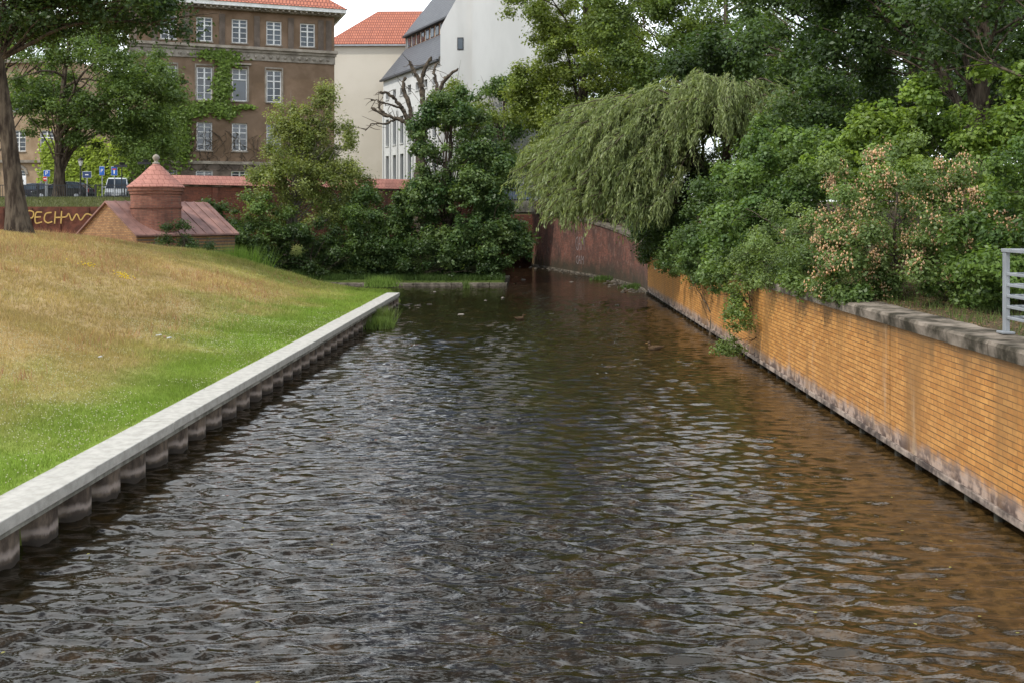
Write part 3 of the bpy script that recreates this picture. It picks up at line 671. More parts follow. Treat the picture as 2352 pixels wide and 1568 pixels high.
def make_tree(name, base, top, r, ells, nclump, nleaf, leaf, rc, pal, bark=BARK, limbs=10, asp=.62, shell=.5, zbias=-.55, tr_from=.35, var=.45, sq=.78):
    e = empty(name, base); C, rcs, P, N, col = crown(ells, nclump, nleaf, rc, pal, var, zbias, shell, sq)
    base = np.array(base, float); top = np.array(top, float)
    mid = (base + top) / 2 + rng.normal(size=3) * [.25, .25, 0]
    tp = curve([base - [0, 0, .3], base + (mid - base) * .4, mid, top], 7)
    tt = np.linspace(0, 1, len(tp)); tr_ = r * (1.0 - .78 * tt); tr_[0] *= 1.5; tr_[1] *= 1.3; tr_[2] *= 1.12; tr_[3] *= 1.05
    paths = [(tp, tr_)]
    sel = rng.choice(len(C), min(limbs * 3, len(C)), replace=False)
    for j, k in enumerate(sel):
        f = tr_from + (1 - tr_from) * rng.random() ** 1.1; f = min(f, .97); q = tp[int(f * (len(tp) - 1))]; tgt = C[k]
        if tgt[2] < q[2] - 1: q = tp[int(max(tr_from, .4) * (len(tp) - 1))]
        m1 = q * .6 + tgt * .4 + [0, 0, .12 * np.linalg.norm(tgt - q)] + rng.normal(size=3) * .15
        cc = curve([q, m1, tgt], 6, .03)
        r0 = r * (.42 if j < limbs else .16) * (1 - .5 * f); paths.append((cc, np.linspace(r0, r * .04, len(cc))))
        if j < limbs:
            for _ in range(3):
                s0 = cc[rng.integers(4, len(cc) - 2)]; t2 = s0 + (tgt - q) * .3 + rng.normal(size=3) * rc * .9
                c2 = curve([s0, (s0 + t2) / 2 + rng.normal(size=3) * .12, t2], 4); paths.append((c2, np.linspace(r0 * .4, r * .03, len(c2))))
    V, F = tubes(paths, 8); mesh_np('trunk_and_limbs', V, F, bark, True, None, e)
    Ls = leaf * (.65 + .7 * rng.random(len(P)))
    leafmesh('foliage', P, N, Ls, asp, col, LEAF, e)
    return e, C, rcs
MID = [(.07, .115, .03), (.125, .185, .05)]; DARK = [(.034, .064, .02), (.07, .112, .034)]
YEL = [(.125, .17, .036), (.215, .26, .06)]; LIME = [(.12, .19, .04), (.21, .29, .06)]; MDK = [(.05, .09, .027), (.10, .152, .045)]
g = lambda x, y: float(H(x, y))
make_tree('maple_tree', (-20.9, 40.3, g(-20.9, 40.3)), (-22.4, 40.3, 21), .45, [(-21, 41, 14.4, 6.5, 5, 3.3), (-25.2, 40, 12.2, 2.2, 2.5, 1.7), (-21.3, 39.4, 11.9, 1.8, 1.4, .9), (-17.2, 41, 12.9, 2.7, 2.5, 1.8), (-19.4, 40, 12.4, 2.6, 2, 1.2), (-15.6, 41, 12.0, 1.2, 1.2, .8)], 160, 60000, .17, .95, DARK, limbs=9, tr_from=.6)
make_tree('linden_tree', (-34.9, 73, 5.3), (-34.2, 73, 17), .5, [(-32.5, 73, 13.9, 6.4, 4.5, 3.9), (-28.6, 72, 11.6, 3.4, 3, 3.0), (-36.5, 73, 11.4, 3.4, 3, 2.6), (-27.6, 72, 9.6, 2.2, 2.2, 1.8), (-31.5, 72, 10.0, 3, 2, 1.8)], 190, 60000, .2, .88, MID, limbs=12, tr_from=.3)
make_tree('linden_tree', (-48, 86, 5.3), (-46, 86, 20), .5, [(-45, 86, 17, 7, 4.5, 6), (-34, 86, 19.5, 5, 3, 4)], 80, 30000, .3, 1.4, MID, limbs=9, tr_from=.3)
make_tree('ash_tree', (-15.4, 62, g(-15.4, 62)), (-13.6, 62, 11.6), .2, [(-14.3, 62, 7.9, 2.7, 2.2, 2.6), (-12.9, 62, 10.8, .8, .9, 1.6), (-15.4, 62, 9.8, .9, 1.0, 1.4), (-11.7, 62, 8.8, 1.2, 1.1, 1.4), (-14.2, 61.5, 4.6, 3.7, 2.2, 2.8), (-11.7, 61.5, 5.8, 1.9, 1.6, 1.9), (-16.3, 61.5, 6.4, 1.4, 1.4, 1.4), (-14, 62, 7.5, 1.6, 1.6, 3.4)], 330, 42000, .17, .46, [(.15, .19, .05), (.24, .27, .09)], BARKP, limbs=30, tr_from=.12, asp=.5, shell=.2, sq=1.05)
make_tree('alder_tree', (-5.2, 62.5, g(-5.2, 62.5)), (-5., 62.5, 11.3), .3, [(-5, 62.3, 8.6, 2.6, 2.4, 3.4), (-4.3, 61.5, 4.2, 3.8, 2.6, 3.0), (-6.6, 62, 4.4, 2.3, 2.4, 2.0), (-2.4, 61.2, 2.9, 2.3, 2.0, 1.6), (-3.0, 62.2, 7.0, 1.9, 1.8, 1.9), (-4.5, 60.6, 2.0, 3.6, 1.8, 1.5), (-.6, 61.3, 2.0, 1.2, 1.3, .7)], 340, 78000, .18, .55, [(.045, .09, .028), (.135, .19, .065)], limbs=14, tr_from=.1, asp=.75, shell=.4)
make_tree('robinia_tree', (-6.4, 75.2, 1.8), (-6.2, 75.5, 13), .2, [(-6.0, 76, 12.2, 1.7, 1.4, 2.6), (-4.0, 76, 11.0, 1.5, 1.4, 2)], 50, 11000, .19, .6, YEL, limbs=6)
def shrub(name, ells, ncl, nl, leaf, rc, pal, asp=.6, limbs=7, shell=.3):
    E = ells[0]; z0 = max(g(E[0], E[1]), .1)
    return make_tree(name, (E[0], E[1], z0), (E[0], E[1], E[2] + E[5] * .5), .07, ells, ncl, nl, leaf, rc, pal, BARK, limbs, asp, shell=shell, zbias=-.9, tr_from=.05)
shrub('shrub', [(-18.6, 57.5, 3.3, 1.7, 1.5, 2.1), (-17.4, 58, 2.4, 1.8, 1.4, 1.8)], 70, 18000, .15, .45, MDK)
shrub('shrub', [(-16.2, 59.5, 3.0, 2.2, 1.6, 2.5)], 60, 16000, .16, .5, MID)
shrub('shrub', [(-9.9, 60.5, 3.0, 1.8, 1.5, 2.6), (-9.3, 60, 1.8, 2.4, 1.4, 1.7), (-8.4, 61, 3.4, 1.3, 1.3, 1.7)], 90, 22000, .16, .5, MDK)
shrub('shrub', [(-13, 59.6, 1.9, 4.2, 1.3, 1.8), (-16.5, 57.8, 1.5, 2.2, 1.2, 1.4)], 90, 23000, .15, .45, DARK)
shrub('shrub', [(-17.7, 49.6, 2.9, 1.2, .8, .9), (-16.9, 50.2, 2.4, 1.1, 1, .7)], 30, 7000, .11, .32, MDK)
shrub('shrub', [(-6.5, 59.4, 1.3, 4.6, 1.1, 1.3), (-3, 59.4, 1.0, 1.8, 1., 1.0)], 70, 18000, .15, .42, DARK)
shrub('shrub', [(-11.5, 65, 3.2, 3.8, 2., 2.6)], 60, 14000, .19, .65, MDK)
shrub('shrub', [(-3.2, 78.5, 6.2, 1.6, 2.0, 2.8), (-4.4, 78, 8.4, 1.5, 2.0, 3.0), (-2.4, 80, 8.2, 1.4, 1.6, 2.0)], 60, 17000, .2, .75, MDK)
make_tree('linden_tree', (-2.8, 101, 5.3), (-2.8, 101, 18), .35, [(-3, 101, 14.2, 3.0, 3, 4.4), (.5, 103, 11, 4, 3, 5)], 70, 20000, .3, 1.1, MDK, limbs=6)
make_tree('linden_tree', (4.4, 80.5, 4.6), (4.4, 80, 24), .5, [(4.2, 80, 15, 5.8, 5, 5.5), (3.0, 79, 9.6, 4.1, 4, 3.8), (5, 80, 22, 6, 5, 4.5), (.4, 79.5, 12.6, 2.4, 2.4, 2.2), (-.1, 80, 19.8, 2.4, 2.4, 2.6), (9, 79, 8.5, 4, 3, 4), (6, 82, 16, 5, 3, 5)], 380, 125000, .23, .92, YEL, limbs=14)
make_tree('linden_tree', (13, 67, 4.4), (13, 67, 20), .5, [(12.5, 66, 13.5, 7, 5, 6.5), (7.5, 68, 16, 3.8, 4, 5), (16, 64, 9, 5, 4, 5)], 210, 74000, .23, 1.1, [(.08, .125, .033), (.15, .20, .048)], limbs=12)
make_tree('chestnut_tree', (17.5, 46, 3.6), (17.5, 46, 16), .5, [(17, 45, 10.5, 6.5, 4.5, 6), (10.5, 52, 9.5, 4, 3.5, 4.5), (12, 45, 12.4, 3.5, 3.5, 2.8)], 180, 65000, .21, 1.0, DARK, limbs=12)
make_tree('chestnut_tree', (13.4, 30.8, 3.4), (13.8, 31, 14), .42, [(14.2, 31.5, 10.2, 4.8, 4, 3.2), (17.5, 30, 7, 3, 3, 4.5), (11.2, 33, 10.6, 2.8, 3, 2.6)], 140, 62000, .155, .8, DARK, limbs=12, tr_from=.45)
make_tree('chestnut_tree', (11.9, 22.3, 3.2), (12.4, 22.6, 12), .22, [(12.4, 23.5, 9.0, 3.2, 2.8, 1.8)], 50, 19000, .125, .55, DARK, limbs=6, tr_from=.6)
make_tree('elder_tree', (12.5, 37, 3.5), (12.2, 37, 8), .2, [(12.4, 37, 6.2, 4.2, 2.5, 3.4), (16.5, 36, 6, 4, 2.5, 3.5)], 110, 45000, .145, .65, [(.04, .075, .023), (.085, .135, .04)], limbs=10, tr_from=.2)
shrub('maple_sapling', [(10.9, 25.5, 5.7, 2.4, 2.0, 2.0), (12.0, 23, 5.4, 2, 2, 2.2), (9.0, 27, 5.7, 1.6, 1.8, 1.5)], 140, 46000, .115, .36, LIME, .8)
shrub('maple_bush', [(8.1, 30, 4.7, 1.9, 2.4, 2.3), (6.7, 29.5, 3.5, 1.3, 2.2, 1.4), (7.6, 33, 4.9, 1.7, 2, 2.3), (6.4, 32.5, 3.2, 1.3, 2.4, 1.3)], 180, 62000, .11, .36, [(.08, .14, .038), (.145, .215, .06)], .85)
ce, CC, cr = shrub('bladder_senna_bush', [(7.7, 21, 4.1, 1.9, 2.0, 1.6), (6.7, 21.5, 3.1, 1.1, 2.0, .9), (6.5, 25.4, 3.2, 1.15, 2.4, 1.05), (8.2, 19.0, 3.2, 1.3, 1.4, .9)], 200, 82000, .07, .27, [(.11, .165, .05), (.18, .24, .085)], .6)
shrub('hazel_bush', [(9.5, 17.6, 4.2, 1.6, 1.7, 1.6), (8.8, 16.8, 3.1, 1.2, 1.5, .8), (8.3, 18.4, 3.1, 1.2, 1.3, .9)], 120, 48000, .085, .3, [(.06, .11, .03), (.13, .20, .045)], .6)
shrub('dark_bush', [(7.6, 37, 4.0, 1.7, 3.2, 1.9), (6.5, 36, 2.8, 1.2, 3.4, 1.0)], 100, 36000, .115, .42, MDK)
shrub('dark_bush', [(7.4, 45, 3.9, 1.9, 4.2, 2.0), (6.3, 44, 2.7, 1.3, 3.8, 1.1), (6.5, 51, 3.4, 1.5, 3, 1.6)], 110, 34000, .145, .5, DARK)
shrub('dark_bush', [(7.5, 61, 4.6, 2.4, 3.5, 2.4), (6.5, 57, 3.6, 1.3, 3, 1.2), (6.2, 69, 5.6, 2.0, 3, 1.6), (4.6, 76, 6.6, 2, 3, 1.8)], 80, 26000, .19, .7, MDK)
shrub('trailing_shrub', [(6.3, 27.6, 2.7, .8, .9, .45), (5.8, 27.2, 2.0, .45, .7, .5), (5.5, 26.8, 1.25, .42, .5, .55), (5.3, 26.7, .6, .38, .35, .35)], 56, 8000, .08, .24, [(.12, .175, .045), (.19, .25, .08)], .6)
shrub('trailing_shrub', [(6.1, 34.0, 2.3, .7, 3.0, .6), (5.95, 30.5, 2.15, .6, 1.8, .6), (6.1, 40, 2.2, .8, 4.5, .8), (6.15, 24.0, 2.5, .5, 2.0, .3), (6.2, 20.5, 2.5, .3, 1.8, .16)], 110, 23000, .09, .25, [(.08, .135, .04), (.15, .21, .065)], .6)
k = np.where((CC[:, 1] < 24.5))[0]; n = 4600; kk = rng.choice(rng.choice(k, int(len(k) * .6), replace=False), n); d_ = unit(n); d_[:, 0] = -abs(d_[:, 0]) * .8; d_[:, 1] = -abs(d_[:, 1]); d_[:, 2] = d_[:, 2] * .6 + .1
pp = CC[kk] + nz(d_) * cr[kk][:, None] * (.9 + .4 * rng.random((n, 1)))
oct_ = np.array([(1, 0, 0), (-1, 0, 0), (0, 1, 0), (0, -1, 0), (0, 0, 1.5), (0, 0, -1.5)], float); of = np.array([(0, 2, 4), (2, 1, 4), (1, 3, 4), (3, 0, 4), (2, 0, 5), (1, 2, 5), (3, 1, 5), (0, 3, 5)])
def octs(name, P, sz, col, mat, parent=None, sc=(1, 1, 1)):
    n = len(P); V = (P[:, None, :] + oct_[None] * np.asarray(sc) * np.broadcast_to(sz, (n,))[:, None, None]).reshape(-1, 3)
    F = (of[None] + 6 * np.arange(n)[:, None, None]).reshape(-1, 3)
    return mesh_np(name, V, F, mat, False, np.repeat(col, 6, axis=0), parent)
octs('seed_pods', pp, .011 + .014 * rng.random(n), np.array([.54, .41, .27]) * (.6 + .7 * rng.random((n, 1))) * (1 + np.c_[rng.random(n) * .15, np.zeros(n), np.zeros(n)]), LEAF, ce)
for nm, els, pal in [('distant_trees', [(x, 118 + (i % 3) * 5, 12 + (i % 2) * 3, 7, 5, 8) for i, x in enumerate(range(4, 90, 9))], MID), ('distant_trees', [(x, 135 + (i % 3) * 5, 11, 8, 5, 8) for i, x in enumerate(range(-110, -48, 9))], MID), ('distant_trees', [(x, 62, 9, 6, 5, 7) for x in range(24, 50, 8)], DARK)]:
    _c, _r, P, N, col = crown(els, 160, 30000, 2.0, pal); leafmesh(nm, P, N, .5, .7, col, LEAF, None)

we = empty('willow_tree', (8.7, 47.5, 2.6)); wpaths = []; Ps = []; Ts = []; Cs = []
def willow(hub, cen, rad, nb, ns, Lr, phi):
    hub = np.array(hub, float)
    for i in range(nb):
        th = rng.uniform(*phi); el = np.arcsin(rng.uniform(-.2, 1)); rr = rng.uniform(.70, 1.06)
        T_ = np.array(cen) + np.array(rad) * np.array([math.cos(th) * math.cos(el), math.sin(th) * math.cos(el), math.sin(el)]) * rr
        c_ = curve([hub, (hub + T_) / 2 + [0, 0, .22 * np.linalg.norm(T_ - hub)] + rng.normal(size=3) * .3, T_], 10, .02)
        wpaths.append((c_, np.linspace(.07, .012, len(c_))))
        bt = rng.random(); dirb = T_ - hub; dirb[2] = 0; dirb = dirb / (np.linalg.norm(dirb) + 1e-6)
        for j in range(ns):
            f = rng.uniform(.42, 1.) ; p0 = c_[int(f * (len(c_) - 1))] + rng.normal(size=3) * .13
            out = nz((dirb + rng.normal(size=3) * .35 * [1, 1, 0])[None])[0]; Ln = rng.uniform(*Lr) * (.6 + .5 * f); m_ = max(6, int(Ln * 22)); t = np.linspace(0, 1, m_)
            fl = rng.uniform(.4, 1.25)
            path = p0 + out * (Ln * fl * .8 * (t - .36 * t ** 2))[:, None]; path[:, 2] += Ln * (.16 * t - .88 * t ** 1.6)
            zmin = np.interp(path[-1, 0], [-1.2, .6, 2, 4, 7], [4.7, 4.2, 2.8, 1.8, 1.4]) + rng.normal() * .45
            ok = path[:, 2] > zmin; path = path[ok]
            if len(path) < 4: continue
            tg = np.gradient(path, axis=0); Ps.append(path); Ts.append(nz(tg)); Cs.append(np.full(len(path), np.clip(bt * .7 + .3 * rng.random(), 0, 1)))
            if j % 4 == 0: wpaths.append((path[::3] if len(path) > 8 else path, np.full(len(path[::3] if len(path) > 8 else path), .006)))
willow((7.9, 46, 6.2), (4.3, 45.5, 5.5), (5.3, 4.8, 4.3), 140, 17, (.6, 2.0), (1.9, 5.2))
willow((8.6, 43.5, 7.4), (8.2, 43, 7.4), (3.9, 3.4, 3.5), 80, 15, (.6, 1.6), (1.6, 6.2))
willow((6.5, 44, 4.6), (4.2, 43.5, 4.2), (4.2, 3, 2.3), 75, 14, (.6, 1.7), (2.2, 5.0))
P = np.concatenate(Ps); T = np.concatenate(Ts); lid = np.concatenate(Cs)[:, None]; n = len(P)
P = P + rng.normal(size=(n, 3)) * .05
tg = nz(T + unit(n) * .55 + [0, 0, -.2]); nr = np.cross(tg, unit(n))
col = (np.array([.14, .185, .06]) * (1 - lid) + np.array([.28, .32, .145]) * lid) * (.65 + .7 * rng.random((n, 1)))
leafmesh('foliage', P, nr, .17 + .12 * rng.random(n), .22, col, LEAF, we, tang=tg)
wpaths.append((curve([(8.7, 47.5, 2.3), (8.5, 47.2, 3.4), (7.9, 46, 6.2)], 5), np.linspace(.42, .2, 11)))
wpaths.append((curve([(8.5, 47.2, 3.4), (8.7, 45.5, 5.5), (8.6, 43.5, 7.4)], 5), np.linspace(.3, .16, 11)))
wpaths.append((curve([(8.5, 47.2, 3.4), (7.7, 45.5, 4.4), (6.5, 44, 4.6)], 5), np.linspace(.2, .1, 11)))
for tgt, r0 in [((1.2, 44, 6.6), .12), ((3, 42.5, 6.2), .1), ((4.5, 42, 8.2), .1)]:
    c_ = curve([(7.9, 46, 6.0), ((7.9 + tgt[0]) / 2, (46 + tgt[1]) / 2, (6 + tgt[2]) / 2 + .9), tgt], 8, .04); wpaths.append((c_, np.linspace(r0, .03, len(c_))))
V, F = tubes(wpaths, 5); mesh_np('trunk_and_limbs', V, F, BARK, True, None, we)
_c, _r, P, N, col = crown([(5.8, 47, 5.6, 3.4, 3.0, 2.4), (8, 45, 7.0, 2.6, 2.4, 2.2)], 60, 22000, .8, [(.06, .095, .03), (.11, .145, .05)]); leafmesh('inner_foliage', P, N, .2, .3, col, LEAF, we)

# bare pollarded tree
k74 = lambda u, v: (-(1220 - u) * .0323, 74., 4 + (500 - v) * .0323)
lim = [([(962, 575), (962, 420), (966, 345), (972, 300)], .42, .3), ([(968, 330), (945, 300), (925, 278), (888, 266), (852, 247)], .24, .09), ([(950, 300), (930, 262), (915, 238), (893, 216), (872, 214)], .21, .08),
       ([(966, 345), (948, 290), (938, 240), (925, 200), (930, 175)], .24, .1), ([(972, 300), (974, 250), (966, 200), (972, 165), (990, 128)], .27, .1), ([(970, 200), (955, 172), (943, 150), (938, 140)], .15, .08), ([(972, 300), (992, 262), (1006, 225), (1022, 190), (1055, 163)], .25, .09),
       ([(1000, 240), (1001, 200), (994, 160), (1000, 140)], .15, .07), ([(910, 272), (890, 285), (862, 288), (846, 305)], .09, .03), ([(888, 266), (872, 250), (868, 232), (850, 228)], .1, .05), ([(974, 250), (985, 215), (1010, 185), (1012, 160)], .13, .06), ([(925, 250), (905, 245), (880, 240)], .1, .04)]
paths = []
for pts_, r0, r1 in lim:
    q = np.array([k74(*p) for p in pts_]); q[:, 1] += np.linspace(0, rng.normal() * 1.2, len(q)) if r0 < .3 else 0
    c_ = curve(q, 6, .035); rr = np.linspace(r0, r1, len(c_)) * (1 + .12 * rng.normal(size=len(c_))); rr[-1] *= .5; rr[-2] *= 1.5 if r0 < .3 else 1; paths.append((c_, rr))
    if r0 < .3:
        for _ in range(6):
            s0 = c_[rng.integers(len(c_) // 2, len(c_))]; t2 = s0 + rng.normal(size=3) * [.6, .3, .45]; cc = curve([s0, (s0 + t2) / 2 + rng.normal(size=3) * .1, t2], 3); paths.append((cc, np.linspace(.03, .012, len(cc))))
V, F = tubes(paths, 8); pe = empty('bare_pollarded_tree', (-8.3, 74, 1.6)); mesh_np('trunk_and_limbs', V, F, BARKD, True, None, pe)

# ------------------------------------------------------------------ grass
def blades(name, px, py, hgt, wid, col, nb, mat, parent=None, zoff=0., spread=.05, pz=None):
    n = len(px); X_ = np.repeat(px, nb) + rng.normal(size=n * nb) * spread; Y_ = np.repeat(py, nb) + rng.normal(size=n * nb) * spread
    Z_ = (H(X_, Y_) if pz is None else np.repeat(pz, nb)) + zoff; h = np.repeat(np.broadcast_to(hgt, (n,)), nb) * (.5 + .9 * rng.random(n * nb)); a = rng.random(n * nb) * 6.283
    wv = np.repeat(np.broadcast_to(wid, (n,)), nb); ln = rng.random(n * nb) * .8 * h; b = rng.random(n * nb) * 6.283
    B_ = np.stack([X_, Y_, Z_ - .01], -1); sd = np.stack([np.cos(a) * wv, np.sin(a) * wv, 0 * a], -1); lean = np.stack([np.cos(b) * ln, np.sin(b) * ln, h], -1)
    V = np.stack([B_ - sd / 2, B_ + sd / 2, B_ + lean], 1).reshape(-1, 3); c = np.repeat(col, nb, axis=0) * (.65 + .7 * rng.random((n * nb, 1)))
    return mesh_np(name, V, np.arange(3 * n * nb).reshape(-1, 3), mat, False, np.repeat(np.clip(c, 0, 1), 3, axis=0), parent)
lawn = empty('lawn_grass', (-12, 25, 1))
def lawnpts(n, x0, x1, y0, y1):
    x = rng.uniform(x0, x1, n); y = rng.uniform(y0, y1, n); k = (x < -6.46) & (x > -.56 * y - 1.5); return x[k], y[k]
for (n, x0, x1, y0, y1, h, w_, nb) in [(40000, -13, -6.44, 9, 24, .06, .010, 5), (46000, -24, -6.44, 22, 46, .08, .019, 5), (9000, -24, -6.44, 44, 50, .12, .03, 5)]:
    x, y = lawnpts(n, x0, x1, y0, y1); k = H(x, y) > .3; x = x[k]; y = y[k]
    c = lawncol(x, y) * (np.array([1.08, 1.13, 1.05])); tall = .55 + 1.2 * fbm(x, y, 1.6, 77)
    blades('grass_blades', x, y, h * tall, w_, c, nb, GRASSM, lawn)
x, y = lawnpts(4600, -23, -8.5, 14, 46)
blades('dry_stalks', x, y, .2, .011, np.tile([.42, .30, .17], (len(x), 1)), 3, GRASSM, lawn)
x, y = lawnpts(3600, -21, -9.5, 18, 44); k = fbm(x, y, 3, 91) > .50; x = x[k]; y = y[k]
blades('sorrel', x, y, .26, .014, np.tile([.34, .17, .11], (len(x), 1)), 3, GRASSM, lawn)
x, y = lawnpts(9000, -11.5, -6.46, 9, 36); k = fbm(x, y, 2, 17) > .48; x = x[k]; y = y[k]
octs('clover_flowers', np.stack([x, y, H(x, y) + .05], -1), .008 + .006 * rng.random(len(x)), np.tile([.5, .49, .36], (len(x), 1)), GRASSM, lawn, (1, 1, .6))
P = []
for cx, cy, r_ in [(-14.2, 31.6, .3), (-13.1, 31.6, .3), (-12.8, 31.2, .2)]:
    q = np.c_[cx + rng.normal(size=20) * r_ * .6, cy + rng.normal(size=20) * r_ * .6]; P.append(np.c_[q, H(q[:, 0], q[:, 1]) + .16 + .1 * rng.random(20)])
P = np.concatenate(P); octs('ragwort_flowers', P, .028, np.tile([.68, .52, .04], (len(P), 1)), GRASSM, lawn, (1, 1, .5))
x = rng.uniform(-14, -1.6, 2600); y = 58.25 + rng.random(2600) * 1.6
blades('bank_grass', x, y, .3, .04, np.tile([.06, .10, .025], (2600, 1)), 5, GRASSM, None, spread=.15)
x = rng.uniform(-42, -25, 4500); y = rng.uniform(62.4, 71, 4500)
blades('verge_grass', x, y, .16, .05, np.tile([.13, .14, .06], (4500, 1)), 4, GRASSM, None, spread=.12)
def clump(name, cx, cy, z, r_, n, h, w_, c):
    x = cx + rng.normal(size=n) * r_; y = cy + rng.normal(size=n) * r_ * .8
    return blades(name, x, y, h, w_, np.tile(c, (n, 1)), 4, GRASSM, None, spread=.06, pz=np.full(n, z))
clump('reed_clump', -5.5, 36.0, -.02, .22, 260, .38, .028, [.12, .175, .045]); clump('reed_clump', -5.6, 37.6, -.02, .2, 150, .55, .03, [.12, .165, .045])
clump('reed_clump', -8.6, 57.0, .05, .4, 220, .5, .045, [.15, .23, .05]); clump('reed_clump', -3.7, 56.5, 0, .1, 26, .45, .035, [.12, .17, .05])
clump('tall_grass', -15.6, 52.5, .9, .7, 420, 1.3, .05, [.13, .21, .04]); clump('tall_grass', -17.3, 49.5, 1.6, .7, 300, .8, .05, [.14, .2, .04])
clump('bank_weeds', 5.8, 56.5, -.05, .3, 160, .3, .04, [.08, .13, .035]); clump('bank_weeds', 4.6, 64., -.05, .3, 160, .3, .05, [.08, .13, .035])
x = rng.uniform(6.7, 9, 2200); y = rng.uniform(9, 50, 2200); blades('verge_weeds', x, y, .15, .015, np.tile([.10, .14, .04], (2200, 1)), 4, GRASSM, None, spread=.08)
n = 5000; x = rng.uniform(6.7, 8.8, n); y = rng.uniform(9, 30, n); z = H(x, y) + .02
leafmesh('leaf_litter', np.stack([x, y, z], -1), np.tile([0, 0, 1.], (n, 1)) + unit(n) * .3, .06, .6, np.array([.17, .11, .06]) * (.5 + rng.random((n, 1))), GRASSM, None)
n = 55; x = rng.uniform(-5.6, 5.6, n); y = 6 + 24 * rng.random(n) ** 1.2
leafmesh('floating_leaves', np.stack([x, y, np.full(n, .03)], -1), np.tile([0, 0, 1.], (n, 1)), .05, .6, np.array([.32, .30, .09]) * (.6 + .6 * rng.random((n, 1))), GRASSM, None)

def stones(name, P, sz, mat):
    V = []; F = []
    bm = bmesh.new(); bmesh.ops.create_icosphere(bm, subdivisions=2, radius=1); v0 = np.array([v.co[:] for v in bm.verts]); f0 = np.array([[v.index for v in f.verts] for f in bm.faces]); bm.free()
    for i, p in enumerate(P):
        s_ = sz[i] * np.array([rng.uniform(.8, 1.6), rng.uniform(.7, 1.3), rng.uniform(.35, .6)]); q = v0 * (1 + .22 * np.sin(v0 @ rng.normal(size=3) * 2.5 + rng.random() * 6)[:, None]) * s_
        V.append(q + p); F.append(f0 + i * len(v0))
    return mesh_np(name, np.concatenate(V), np.concatenate(F), mat, True)
STN = nmat('river_stone', (.03, .025, .02), (.11, .095, .075), 3, .7, .5, .01, 12, .15)
yv = rng.uniform(53, 82, 170); xv = chR(yv) - .35 - abs(rng.normal(size=170)) * .6
stones('river_stones', np.c_[xv, yv, np.full(170, -.01)], .06 + .08 * rng.random(170), STN)
P = [(-2.2, 48, .0), (-1.4, 49.5, .0), (-5.2, 53.5, .0), (-2.9, 41.0, .0), (2.5, 62, .0), (-.5, 64, .0)]
stones('mid_stream_stones', np.array(P), .06 + .05 * rng.random(len(P)), nmat('pale_stone', (.12, .105, .09), (.26, .23, .2), 4, .8))
stones('rubble', np.c_[rng.uniform(-6.4, -4.6, 26), rng.uniform(43.6, 46, 26), np.full(26, -.03)], .06 + .08 * rng.random(26), STN)

# ------------------------------------------------------------------ railing at right
rl = empty('metal_railing', (6.75, 13.8, 2.4)); mb = MB()
for yp in (13.9, 11.7, 9.5): mb.box(6.54, 6.6, yp - .05, yp + .05, 2.42, 3.52, 0); mb.box(6.48, 6.65, yp - .1, yp + .1, 2.4, 2.43, 0)
mb.box(6.53, 6.61, 9.3, 13.97, 3.52, 3.57, 0)
for z in (2.60, 2.75, 2.90, 3.05, 3.20): mb.box(6.555, 6.585, 9.3, 13.86, z, z + .04, 0)
mb.box(6.61, 9.5, 13.87, 13.93, 3.52, 3.57, 0)
for z in (2.60, 2.75, 2.90, 3.05, 3.20): mb.box(6.605, 9.5, 13.885, 13.915, z, z + .04, 0)
mb.box(8.9, 8.96, 13.85, 13.95, 2.3, 3.52, 0)
mb.obj('posts_and_rails', [GALV], rl, bevel=.006)

# ------------------------------------------------------------------ ducks
def duck(loc, rot, s=1.):
    e = empty('duck', loc); mb = MB()
    mb.M = Matrix.Translation(loc) @ Matrix.Rotation(rot, 4, 'Z') @ Matrix.Scale(s, 4)
    def loft(secs, mi):
        vs = []; n = 12
        for (x, z, ry, rz) in secs:
            for i in range(n): a = 2 * math.pi * i / n; vs.append((x, ry * math.cos(a), z + rz * math.sin(a)))
        fs = [(k * n + i, k * n + (i + 1) % n, (k + 1) * n + (i + 1) % n, (k + 1) * n + i) for k in range(len(secs) - 1) for i in range(n)]
        mb.add(vs, fs, mi)
    loft([(-.27, .13, .005, .005), (-.22, .10, .04, .02), (-.15, .07, .075, .05), (-.05, .05, .10, .08), (.06, .05, .10, .085), (.14, .06, .075, .07), (.19, .07, .03, .03), (.2, .07, .003, .003)], 0)
    mb.cyl((.14, 0, .09), (.17, 0, .19), .042, .03, 12, 0)
    loft([(.125, .21, .003, .003), (.14, .21, .03, .03), (.17, .215, .037, .036), (.20, .21, .03, .028), (.22, .205, .016, .014)], 1)
    loft([(.215, .203, .018, .011), (.25, .198, .018, .006), (.275, .197, .012, .004), (.278, .197, .001, .001)], 2)
    for sg in (-1, 1):
        mb.add([(.08, sg * .103, .08), (-.05, sg * .108, .10), (-.2, sg * .05, .13), (-.05, sg * .112, .04)], [(0, 1, 2, 3)], 3)
        mb.lathe((.187, sg * .034, .222), [(0, -.006), (.006, 0), (0, .006)], 6, 4)
    mb.obj('body', [nmat('brown_feather', (.04, .026, .015), (.13, .085, .05), 40, .95, spec=.05), nmat('head_feather', (.04, .027, .016), (.10, .07, .045), 40, .95, spec=.05), plain('bill', (.25, .14, .04)), nmat('wing_feather', (.03, .02, .012), (.10, .07, .045), 50, .95, spec=.05), BLACKM], e, True)
duck((3.75, 30.2, .0), R(190), 1.1); duck((-.45, 39, .0), R(20), .9)

